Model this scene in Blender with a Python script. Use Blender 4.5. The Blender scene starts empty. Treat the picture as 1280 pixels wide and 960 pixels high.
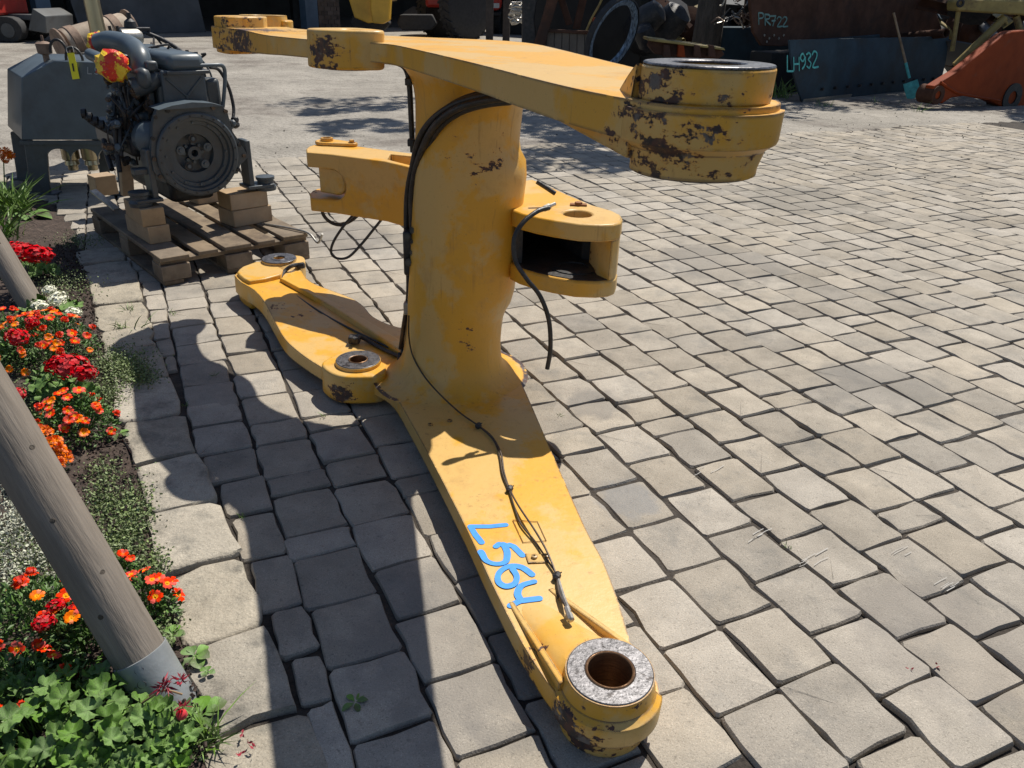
import bpy, bmesh, math, random
import numpy as np
from mathutils import Vector, Matrix, noise
random.seed(7)
PI = math.pi
sc = bpy.context.scene
# ---------------------------------------------------------------- camera
CF, PITCH, ROLL, CH = 986.12, .464, .033, 1.3876          # focal length in photo pixels, pitch, roll, height
vF = Vector((0, math.cos(PITCH), -math.sin(PITCH))); _U = Vector((0, math.sin(PITCH), math.cos(PITCH))); _R = Vector((1, 0, 0))
vR = math.cos(ROLL)*_R + math.sin(ROLL)*_U; vU = -math.sin(ROLL)*_R + math.cos(ROLL)*_U
cd = bpy.data.cameras.new('camera'); cam = bpy.data.objects.new('camera', cd); sc.collection.objects.link(cam)
cd.sensor_width = 36; cd.lens = CF*36/1280; cd.clip_end = 500; cd.clip_start = .05
cam.matrix_world = Matrix((( vR.x, vU.x, -vF.x, 0), (vR.y, vU.y, -vF.y, 0), (vR.z, vU.z, -vF.z, CH), (0, 0, 0, 1)))
sc.camera = cam
# ---------------------------------------------------------------- sky, sun, exposure
SUN = Vector((.31, .516, 1)).normalized()
w = bpy.data.worlds.new('World'); sc.world = w; w.use_nodes = True
wn = w.node_tree; sky = wn.nodes.new('ShaderNodeTexSky'); sky.sky_type = 'NISHITA'; sky.sun_disc = False
sky.sun_elevation = math.asin(SUN.z); sky.sun_rotation = math.atan2(SUN.x, SUN.y); sky.altitude = 400
wn.links.new(sky.outputs[0], wn.nodes['Background'].inputs[0]); wn.nodes['Background'].inputs[1].default_value = .075
sd = bpy.data.lights.new('sun', 'SUN'); sd.energy = 4.7; sd.angle = math.radians(.5); sd.color = (1, .94, .84)
so = bpy.data.objects.new('sun', sd); sc.collection.objects.link(so); so.rotation_euler = (-SUN).to_track_quat('-Z', 'Y').to_euler()
sc.view_settings.view_transform = 'Standard'; sc.view_settings.look = 'None'; sc.view_settings.exposure = .28; sc.view_settings.gamma = 1
COL = sc.collection

# ---------------------------------------------------------------- placing helpers
def ray(px, py): return vF + vR*(px-640)/CF - vU*(py-480)/CF
CAM = Vector((0, 0, CH))
def gz(px, py, z=0):                     # point at height z
    d = ray(px, py); return CAM + d*((z-CH)/d.z)
def gy(px, py, y):                       # point at world distance y
    d = ray(px, py); return CAM + d*(y/d.y)
def gp(px, py, P, n):                    # point on a plane
    d = ray(px, py); return CAM + d*((P-CAM).dot(n)/d.dot(n))
A0 = Vector((.2151, 1.1861, 0)); DA = Vector((-.4755, .8797, 0)); DR = Vector((.8797, .4755, 0))
def W(u, v, z):                          # lift-arm frame: u along the arm, v across, z up
    p = A0 + DA*u + DR*v; return Vector((p.x+.0352*z, p.y+.0058*z, z-.012*u*z))

# ---------------------------------------------------------------- materials
def nt(m): m.use_nodes = True; return m.node_tree.nodes, m.node_tree.links
MATS = {}
def mat(name, col, rough=.6, metal=0, var=.25, scale=8, col2=None, mix2=(.5, .7), bump=.15, bscale=40, spec=.5, rand=0, det=6, coord='Object', bdist=.01, aniso=None, speck=None, stains=None):
    if name in MATS: return MATS[name]
    m = bpy.data.materials.new(name); N, L = nt(m); b = N['Principled BSDF']
    tc = N.new('ShaderNodeTexCoord'); src = N.new('ShaderNodeNewGeometry').outputs['Position'] if coord == 'World' else tc.outputs[coord]
    if aniso:
        mp = N.new('ShaderNodeMapping'); mp.inputs['Scale'].default_value = aniso; L.new(src, mp.inputs[0]); src = mp.outputs[0]
    n1 = N.new('ShaderNodeTexNoise'); n1.inputs['Scale'].default_value = scale; n1.inputs['Detail'].default_value = det; n1.inputs['Roughness'].default_value = .62
    L.new(src, n1.inputs[0])
    cr = N.new('ShaderNodeValToRGB'); L.new(n1.outputs[0], cr.inputs[0])
    c = Vector(col[:3]); a = c*(1-var); d = c*(1+var)
    cr.color_ramp.elements[0].position = .3; cr.color_ramp.elements[0].color = (*a, 1)
    cr.color_ramp.elements[1].position = .7; cr.color_ramp.elements[1].color = (*d, 1)
    out = cr.outputs[0]
    if col2:
        n2 = N.new('ShaderNodeTexNoise'); n2.inputs['Scale'].default_value = scale*.6; n2.inputs['Detail'].default_value = 8; n2.inputs['Roughness'].default_value = .7
        mp2 = N.new('ShaderNodeMapping'); mp2.inputs['Location'].default_value = (3.1, 7.7, 1.3); L.new(src, mp2.inputs[0]); L.new(mp2.outputs[0], n2.inputs[0])
        r2 = N.new('ShaderNodeMapRange'); r2.inputs[1].default_value = mix2[0]; r2.inputs[2].default_value = mix2[1]; L.new(n2.outputs[0], r2.inputs[0])
        mx = N.new('ShaderNodeMix'); mx.data_type = 'RGBA'; L.new(r2.outputs[0], mx.inputs[0]); L.new(out, mx.inputs[6]); mx.inputs[7].default_value = (*col2, 1); out = mx.outputs[2]
    if speck:
        for sc__, lo, hi, amt in speck:
            n5 = N.new('ShaderNodeTexNoise'); n5.inputs['Scale'].default_value = sc__; n5.inputs['Detail'].default_value = 3; n5.inputs['Roughness'].default_value = .7; L.new(src, n5.inputs[0])
            r5 = N.new('ShaderNodeMapRange'); r5.inputs[1].default_value = lo; r5.inputs[2].default_value = hi; r5.inputs[3].default_value = 1; r5.inputs[4].default_value = amt; L.new(n5.outputs[0], r5.inputs[0])
            v5 = N.new('ShaderNodeVectorMath'); v5.operation = 'SCALE'; L.new(out, v5.inputs[0]); L.new(r5.outputs[0], v5.inputs['Scale']); out = v5.outputs[0]
    if rand:
        oi = N.new('ShaderNodeObjectInfo'); ge = N.new('ShaderNodeNewGeometry'); ad = N.new('ShaderNodeMath'); L.new(oi.outputs['Random'], ad.inputs[0]); L.new(ge.outputs['Random Per Island'], ad.inputs[1])
        fr = N.new('ShaderNodeMath'); fr.operation = 'FRACT'; L.new(ad.outputs[0], fr.inputs[0])
        mr = N.new('ShaderNodeMapRange'); mr.inputs[3].default_value = 1-rand; mr.inputs[4].default_value = 1+rand; L.new(fr.outputs[0], mr.inputs[0])
        hs = N.new('ShaderNodeHueSaturation'); L.new(mr.outputs[0], hs.inputs['Value']); L.new(out, hs.inputs['Color'])
        f2 = N.new('ShaderNodeMath'); f2.operation = 'MULTIPLY'; f2.inputs[1].default_value = 7.3; L.new(fr.outputs[0], f2.inputs[0]); f3 = N.new('ShaderNodeMath'); f3.operation = 'FRACT'; L.new(f2.outputs[0], f3.inputs[0])
        m3 = N.new('ShaderNodeMapRange'); m3.inputs[3].default_value = .85; m3.inputs[4].default_value = 1.12; L.new(f3.outputs[0], m3.inputs[0]); L.new(m3.outputs[0], hs.inputs['Saturation'])
        out = hs.outputs[0]
    if stains:
        gp_ = N.new('ShaderNodeNewGeometry')
        for (p_, r_, c_, k_) in stains:
            dd = N.new('ShaderNodeVectorMath'); dd.operation = 'DISTANCE'; L.new(gp_.outputs['Position'], dd.inputs[0]); dd.inputs[1].default_value = p_
            nn_ = N.new('ShaderNodeTexNoise'); nn_.inputs['Scale'].default_value = 14; nn_.inputs['Detail'].default_value = 6; L.new(gp_.outputs['Position'], nn_.inputs[0])
            am = N.new('ShaderNodeMath'); am.operation = 'MULTIPLY_ADD'; L.new(nn_.outputs[0], am.inputs[0]); am.inputs[1].default_value = -r_*1.3; L.new(dd.outputs['Value'], am.inputs[2])
            q5 = N.new('ShaderNodeMapRange'); q5.inputs[1].default_value = r_*.45; q5.inputs[2].default_value = r_*.1; q5.inputs[4].default_value = k_; L.new(am.outputs[0], q5.inputs[0])
            mx = N.new('ShaderNodeMix'); mx.data_type = 'RGBA'; L.new(q5.outputs[0], mx.inputs[0]); L.new(out, mx.inputs[6]); mx.inputs[7].default_value = (*c_, 1); out = mx.outputs[2]
    L.new(out, b.inputs['Base Color'])
    b.inputs['Roughness'].default_value = rough; b.inputs['Metallic'].default_value = metal; b.inputs['Specular IOR Level'].default_value = spec
    if bump:
        n3 = N.new('ShaderNodeTexNoise'); n3.inputs['Scale'].default_value = bscale; n3.inputs['Detail'].default_value = 6; L.new(src, n3.inputs[0])
        bp = N.new('ShaderNodeBump'); bp.inputs['Strength'].default_value = bump; bp.inputs['Distance'].default_value = bdist; L.new(n3.outputs[0], bp.inputs['Height']); L.new(bp.outputs[0], b.inputs['Normal'])
    MATS[name] = m; return m

def yellow_paint(chips):
    """worn yellow machine paint: fresh orange-yellow and chalky areas, rust and bare dark steel where it is knocked"""
    m = bpy.data.materials.new('yellow_machine_paint'); N, L = nt(m); b = N['Principled BSDF']
    tc = N.new('ShaderNodeTexCoord'); P = tc.outputs['Object']
    def noise_(s, d=6, r=.6, off=0):
        n = N.new('ShaderNodeTexNoise'); n.inputs['Scale'].default_value = s; n.inputs['Detail'].default_value = d; n.inputs['Roughness'].default_value = r
        mp = N.new('ShaderNodeMapping'); mp.inputs['Location'].default_value = (off, off*1.7, off*.6); L.new(P, mp.inputs[0]); L.new(mp.outputs[0], n.inputs[0]); return n.outputs[0]
    def rng(x, a, c, lo=0, hi=1):
        r = N.new('ShaderNodeMapRange'); r.inputs[1].default_value = a; r.inputs[2].default_value = c; r.inputs[3].default_value = lo; r.inputs[4].default_value = hi; L.new(x, r.inputs[0]); return r.outputs[0]
    def mth(op, x, y):
        k = N.new('ShaderNodeMath'); k.operation = op
        for i, q in enumerate((x, y)):
            if isinstance(q, (int, float)): k.inputs[i].default_value = q
            else: L.new(q, k.inputs[i])
        return k.outputs[0]
    def mix(f, a, c):
        x = N.new('ShaderNodeMix'); x.data_type = 'RGBA'; L.new(f, x.inputs[0])
        for i, q in ((6, a), (7, c)):
            if isinstance(q, tuple): x.inputs[i].default_value = (*q, 1)
            else: L.new(q, x.inputs[i])
        return x.outputs[2]
    c = mix(rng(noise_(3.2, 7, .62), .47, .52), (.67, .345, .032), (.61, .385, .12))
    c = mix(rng(noise_(1.3, 5, .6, 4), .55, .68, 0, .7), c, (.62, .42, .17))
    c = mix(rng(noise_(16, 5, .7, 2), .6, .75, 0, .4), c, (.5, .27, .05))
    c = mix(rng(noise_(90, 4, .75, 3), .69, .73, 0, .6), c, (.2, .1, .03))
    bonus = None
    for (p, r, k) in chips:
        k = k*1.42; r = r*1.2
        d = N.new('ShaderNodeVectorMath'); d.operation = 'DISTANCE'; L.new(P, d.inputs[0]); d.inputs[1].default_value = p
        q = rng(d.outputs['Value'], r*.2, r, k, 0)
        bonus = q if bonus is None else mth('MAXIMUM', bonus, q)
    n1 = noise_(26, 7, .66, 9)
    # stretch: chips run sideways round the bosses
    mp = N.new('ShaderNodeMapping'); mp.inputs['Scale'].default_value = (1, 1, 2.4); L.new(P, mp.inputs[0])
    n2 = N.new('ShaderNodeTexNoise'); n2.inputs['Scale'].default_value = 17; n2.inputs['Detail'].default_value = 7; n2.inputs['Roughness'].default_value = .62; L.new(mp.outputs[0], n2.inputs[0])
    s = mth('ADD', mth('ADD', mth('MULTIPLY', n2.outputs[0], .62), mth('MULTIPLY', noise_(62, 6, .7, 11), .38)), bonus)
    s = mth('ADD', s, .012)
    chip = rng(s, .725, .74)
    rim = rng(s, .70, .725, 0, .7)
    dark = mix(rng(noise_(60, 4), .4, .6), (.035, .027, .026), (.09, .04, .028)); dark = mix(rng(noise_(24, 4, .6, 13), .56, .62, 0, .8), dark, (.14, .13, .12))
    c = mix(rim, c, (.62, .3, .06)); c = mix(chip, c, dark)
    rust = rng(mth('ADD', n1, mth('MULTIPLY', bonus, .25)), .735, .755)
    c = mix(rust, c, (.16, .05, .02))
    mp3 = N.new('ShaderNodeMapping'); mp3.inputs['Scale'].default_value = (60, 60, 3); mp3.inputs['Rotation'].default_value = (.1, .2, 0); L.new(P, mp3.inputs[0])
    n7 = N.new('ShaderNodeTexNoise'); n7.inputs['Scale'].default_value = 1.6; n7.inputs['Detail'].default_value = 3; L.new(mp3.outputs[0], n7.inputs[0])
    c = mix(mth('MULTIPLY', rng(n7.outputs[0], .66, .72, 0, .5), rng(noise_(2.5, 3, .5, 8), .5, .6)), c, (.24, .13, .04))
    c = mix(rng(noise_(7, 8, .75, 15), .54, .74, 0, .62), c, (.42, .235, .075))
    bv_ = N.new('ShaderNodeBevel'); bv_.samples = 4; bv_.inputs['Radius'].default_value = .009
    ge_ = N.new('ShaderNodeNewGeometry'); dt = N.new('ShaderNodeVectorMath'); dt.operation = 'DOT_PRODUCT'; L.new(bv_.outputs[0], dt.inputs[0]); L.new(ge_.outputs['Normal'], dt.inputs[1])
    edge = rng(dt.outputs['Value'], .995, .90, 0, 1)
    ew = rng(mth('ADD', mth('MULTIPLY', edge, .24), mth('ADD', mth('MULTIPLY', noise_(34, 7, .7, 21), .6), mth('MULTIPLY', noise_(7, 4, .6, 22), .4))), .665, .685)
    c = mix(ew, c, dark)
    mp4 = N.new('ShaderNodeMapping'); mp4.inputs['Scale'].default_value = (34, 34, 1.6); L.new(P, mp4.inputs[0])
    n8 = N.new('ShaderNodeTexNoise'); n8.inputs['Scale'].default_value = 1.3; n8.inputs['Detail'].default_value = 5; n8.inputs['Roughness'].default_value = .65; L.new(mp4.outputs[0], n8.inputs[0])
    c = mix(mth('MULTIPLY', rng(n8.outputs[0], .58, .70, 0, .6), rng(noise_(4, 4, .6, 31), .48, .6)), c, (.30, .15, .045))
    c = mix(rng(noise_(140, 3, .7, 33), .66, .70, 0, .55), c, (.20, .11, .04))
    L.new(c, b.inputs['Base Color'])
    ro = rng(chip, 0, 1, .42, .7); L.new(ro, b.inputs['Roughness'])
    h = mth('SUBTRACT', mth('ADD', mth('MULTIPLY', noise_(55, 5, .6, 6), .6), mth('MULTIPLY', noise_(11, 4, .6, 16), 1.6)), mth('MULTIPLY', chip, .6))
    bp = N.new('ShaderNodeBump'); bp.inputs['Strength'].default_value = .35; bp.inputs['Distance'].default_value = .003; L.new(h, bp.inputs['Height']); L.new(bp.outputs[0], b.inputs['Normal'])
    return m

# ---------------------------------------------------------------- mesh helpers
ORG = {}                                 # world origin of every object made here
class MB:
    def __init__(s): s.v = []; s.f = []; s.mi = []
    def add(s, vs, fs, mi=0):
        o = len(s.v); s.v += [tuple(p) for p in vs]; s.f += [tuple(i+o for i in f) for f in fs]; s.mi += [mi]*len(fs); return s
    def hexa(s, b, t, mi=0):             # bottom 4, top 4 (same order)
        n = len(b); return s.prism(b, t, mi)
    def prism(s, b, t, mi=0):
        n = len(b)
        fs = [tuple(range(n-1, -1, -1)), tuple(range(n, 2*n))] + [(i, (i+1) % n, n+(i+1) % n, n+i) for i in range(n)]
        return s.add(list(b)+list(t), fs, mi)
    def box(s, c, sx, sy, sz, ax=None, mi=0):   # ax: (x,y,z) unit vectors
        c = Vector(c); X, Y, Z = ax or (Vector((1, 0, 0)), Vector((0, 1, 0)), Vector((0, 0, 1)))
        q = [(-1, -1), (1, -1), (1, 1), (-1, 1)]
        b = [c+X*(sx/2*i)+Y*(sy/2*j)-Z*(sz/2) for i, j in q]; t = [c+X*(sx/2*i)+Y*(sy/2*j)+Z*(sz/2) for i, j in q]
        return s.prism(b, t, mi)
    def tube(s, pts, r, n=8, cap=True, mi=0):
        pts = [Vector(p) for p in pts]; m = len(pts); rr = r if isinstance(r, (list, tuple)) else [r]*m
        vs = []; nrm = None
        for i, p in enumerate(pts):
            t = (pts[min(i+1, m-1)]-pts[max(i-1, 0)])
            t = t.normalized() if t.length > 1e-9 else Vector((0, 0, 1))
            if nrm is None: nrm = t.orthogonal().normalized()
            else:
                nrm = nrm - t*nrm.dot(t); nrm = nrm.normalized() if nrm.length > 1e-6 else t.orthogonal().normalized()
            bi = t.cross(nrm)
            for k in range(n):
                a = 2*PI*k/n; vs.append(p+(nrm*math.cos(a)+bi*math.sin(a))*rr[i])
        fs = [(i*n+k, i*n+(k+1) % n, (i+1)*n+(k+1) % n, (i+1)*n+k) for i in range(m-1) for k in range(n)]
        if cap: fs += [tuple(range(n-1, -1, -1)), tuple(range((m-1)*n, m*n))]
        return s.add(vs, fs, mi)
    def cyl(s, p, q, r, n=16, r2=None, mi=0): return s.tube([p, q], [r, r if r2 is None else r2], n, True, mi)
    def lathe(s, o, axis, prof, n=24, mi=0, close=False):   # prof: (radius, height) list
        o = Vector(o); ax = Vector(axis).normalized(); e = ax.orthogonal().normalized(); g = ax.cross(e); vs = []
        for r, h in prof:
            for k in range(n):
                a = 2*PI*k/n; vs.append(o+ax*h+(e*math.cos(a)+g*math.sin(a))*r)
        m = len(prof); fs = []
        for i in range(m if close else m-1):
            j = (i+1) % m
            fs += [(i*n+k, i*n+(k+1) % n, j*n+(k+1) % n, j*n+k) for k in range(n)]
        if not close: fs += [tuple(range(n-1, -1, -1)), tuple(range((m-1)*n, m*n))]
        return s.add(vs, fs, mi)
    def build(s, name, m, parent=None, smooth=False, bevel=0, loc=None, fix=True, angle=40):
        o0 = Vector(loc) if loc is not None else ORG.get(parent.name if parent else '', Vector((0, 0, 0)))
        me = bpy.data.meshes.new(name); me.from_pydata([tuple(Vector(p)-o0) for p in s.v], [], s.f)
        ms = m if isinstance(m, (list, tuple)) else [m]
        for x in ms: me.materials.append(x)
        if len(ms) > 1: me.polygons.foreach_set('material_index', s.mi)
        if fix:
            bm = bmesh.new(); bm.from_mesh(me); bmesh.ops.recalc_face_normals(bm, faces=bm.faces); bm.to_mesh(me); bm.free()
        ob = bpy.data.objects.new(name, me); COL.objects.link(ob)
        ORG[ob.name] = o0
        if parent is not None: ob.parent = parent
        else: ob.location = o0
        if bevel:
            b = ob.modifiers.new('bevel', 'BEVEL'); b.width = bevel; b.segments = 2; b.limit_method = 'ANGLE'; b.angle_limit = math.radians(35)
        if smooth or bevel: shade(me, angle)
        return ob
def shade(me, angle=40):
    me.polygons.foreach_set('use_smooth', [True]*len(me.polygons))
    bm = bmesh.new(); bm.from_mesh(me); c = math.radians(angle)
    for e in bm.edges: e.smooth = not (len(e.link_faces) == 2 and e.calc_face_angle(0) > c)
    bm.to_mesh(me); bm.free()
def tag(o, label=None, cat=None, group=None, kind=None):
    if label: o['label'] = label
    if cat: o['category'] = cat
    if group: o['group'] = group
    if kind: o['kind'] = kind
    return o
def empty(name, loc, label, cat, group=None, kind=None):
    o = bpy.data.objects.new(name, None); COL.objects.link(o); o.location = loc; o.empty_display_size = .1
    ORG[o.name] = Vector(loc); return tag(o, label, cat, group, kind)
def boolean(ob, cutters):
    for c in cutters:
        m = ob.modifiers.new('cut', 'BOOLEAN'); m.operation = 'DIFFERENCE'; m.object = c; m.solver = 'EXACT'
    bpy.context.view_layer.update()
    dg = bpy.context.evaluated_depsgraph_get(); me = bpy.data.meshes.new_from_object(ob.evaluated_get(dg))
    ob.modifiers.clear(); ob.data = me; shade(me, 35)
    for c in cutters: bpy.data.objects.remove(c, do_unlink=True)
def smoothpoly(P, n=4, closed=False):    # Catmull-Rom through tuples of any length
    P = [np.array(p, float) for p in P]; out = []; m = len(P)
    for i in range(m if closed else m-1):
        g = (lambda k: P[k % m]) if closed else (lambda k: P[min(max(k, 0), m-1)])
        a, b, c, d = g(i-1), g(i), g(i+1), g(i+2)
        for j in range(n):
            t = j/n; out.append(tuple(.5*((2*b)+(-a+c)*t+(2*a-5*b+4*c-d)*t*t+(-a+3*b-3*c+d)*t**3)))
    if not closed: out.append(tuple(P[-1]))
    return out
def ribbon(mb, pts, nrm, w, h=.0008):    # flat painted stroke with round ends
    w_all = w
    pts = [Vector(p) for p in pts]; n = nrm.normalized()
    for i in range(len(pts)-1):
        a, b = pts[i], pts[i+1]; t = (b-a).normalized(); s = n.cross(t); w = w_all*(1+.10*math.sin(i*.4+a.x*9))
        ring = [a+s*(w/2*math.cos(x))-t*(w/2*math.sin(x)) for x in [PI*k/6 for k in range(7)]] + [b-s*(w/2*math.cos(x))+t*(w/2*math.sin(x)) for x in [PI*k/6 for k in range(7)]]
        k = n*(h*(1+.15*i)); mb.add([p+k for p in ring], [tuple(range(len(ring)))])
GL = {'L': [[(0, 1), (0, 0), (.6, 0)]], '5': [[(.62, 1), (.1, 1), (.05, .58), (.4, .62), (.62, .4), (.55, .1), (.3, 0), (.02, .08)]],
      '6': [[(.55, 1), (.2, .75), (.03, .4), (.1, .1), (.35, 0), (.6, .15), (.58, .42), (.35, .52), (.08, .4)]], '4': [[(.15, 1), (.1, .5), (.3, .38), (.6, .42)], [(.62, 1), (.58, 0)]],
      'P': [[(.03, 0), (0, 1)], [(0, 1), (.4, .97), (.52, .75), (.4, .55), (.03, .5)]], 'R': [[(.03, 0), (0, 1)], [(0, 1), (.4, .97), (.5, .75), (.38, .57), (.03, .5), (.55, 0)]],
      '7': [[(0, 1), (.55, 1), (.25, 0)], [(.15, .5), (.5, .52)]], '2': [[(.02, .8), (.2, 1), (.48, .9), (.45, .6), (.02, 0), (.6, .02)]],
      'H': [[(.02, 0), (0, 1)], [(.5, 1), (.52, 0)], [(.02, .48), (.5, .52)]], '9': [[(.5, .75), (.3, 1), (.05, .85), (.05, .6), (.3, .5), (.5, .75), (.48, .3), (.2, 0)]],
      '3': [[(.02, .9), (.3, 1), (.5, .8), (.2, .55), (.52, .3), (.3, 0), (0, .1)]]}
def write(mb, txt, O, X, Y, n, w, adv=.85, h=.0012):
    """hand-painted lettering: O origin, X/Y vectors of one letter height"""
    x = 0
    for ch in txt:
        for st in GL.get(ch, []):
            q = smoothpoly(st, 4) if ch in '5692P3R' else st
            ribbon(mb, [O + X*(x+a) + Y*b for a, b in q], n, w, h)
        x += adv
def instance(mesh, name, parent, loc, rot=(0, 0, 0), scl=(1, 1, 1)):
    o = bpy.data.objects.new(name, mesh); COL.objects.link(o)
    o.parent = parent; o0 = ORG.get(parent.name if parent else '', Vector((0, 0, 0)))
    o.location = Vector(loc)-o0; o.rotation_euler = rot; o.scale = scl; return o

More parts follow.
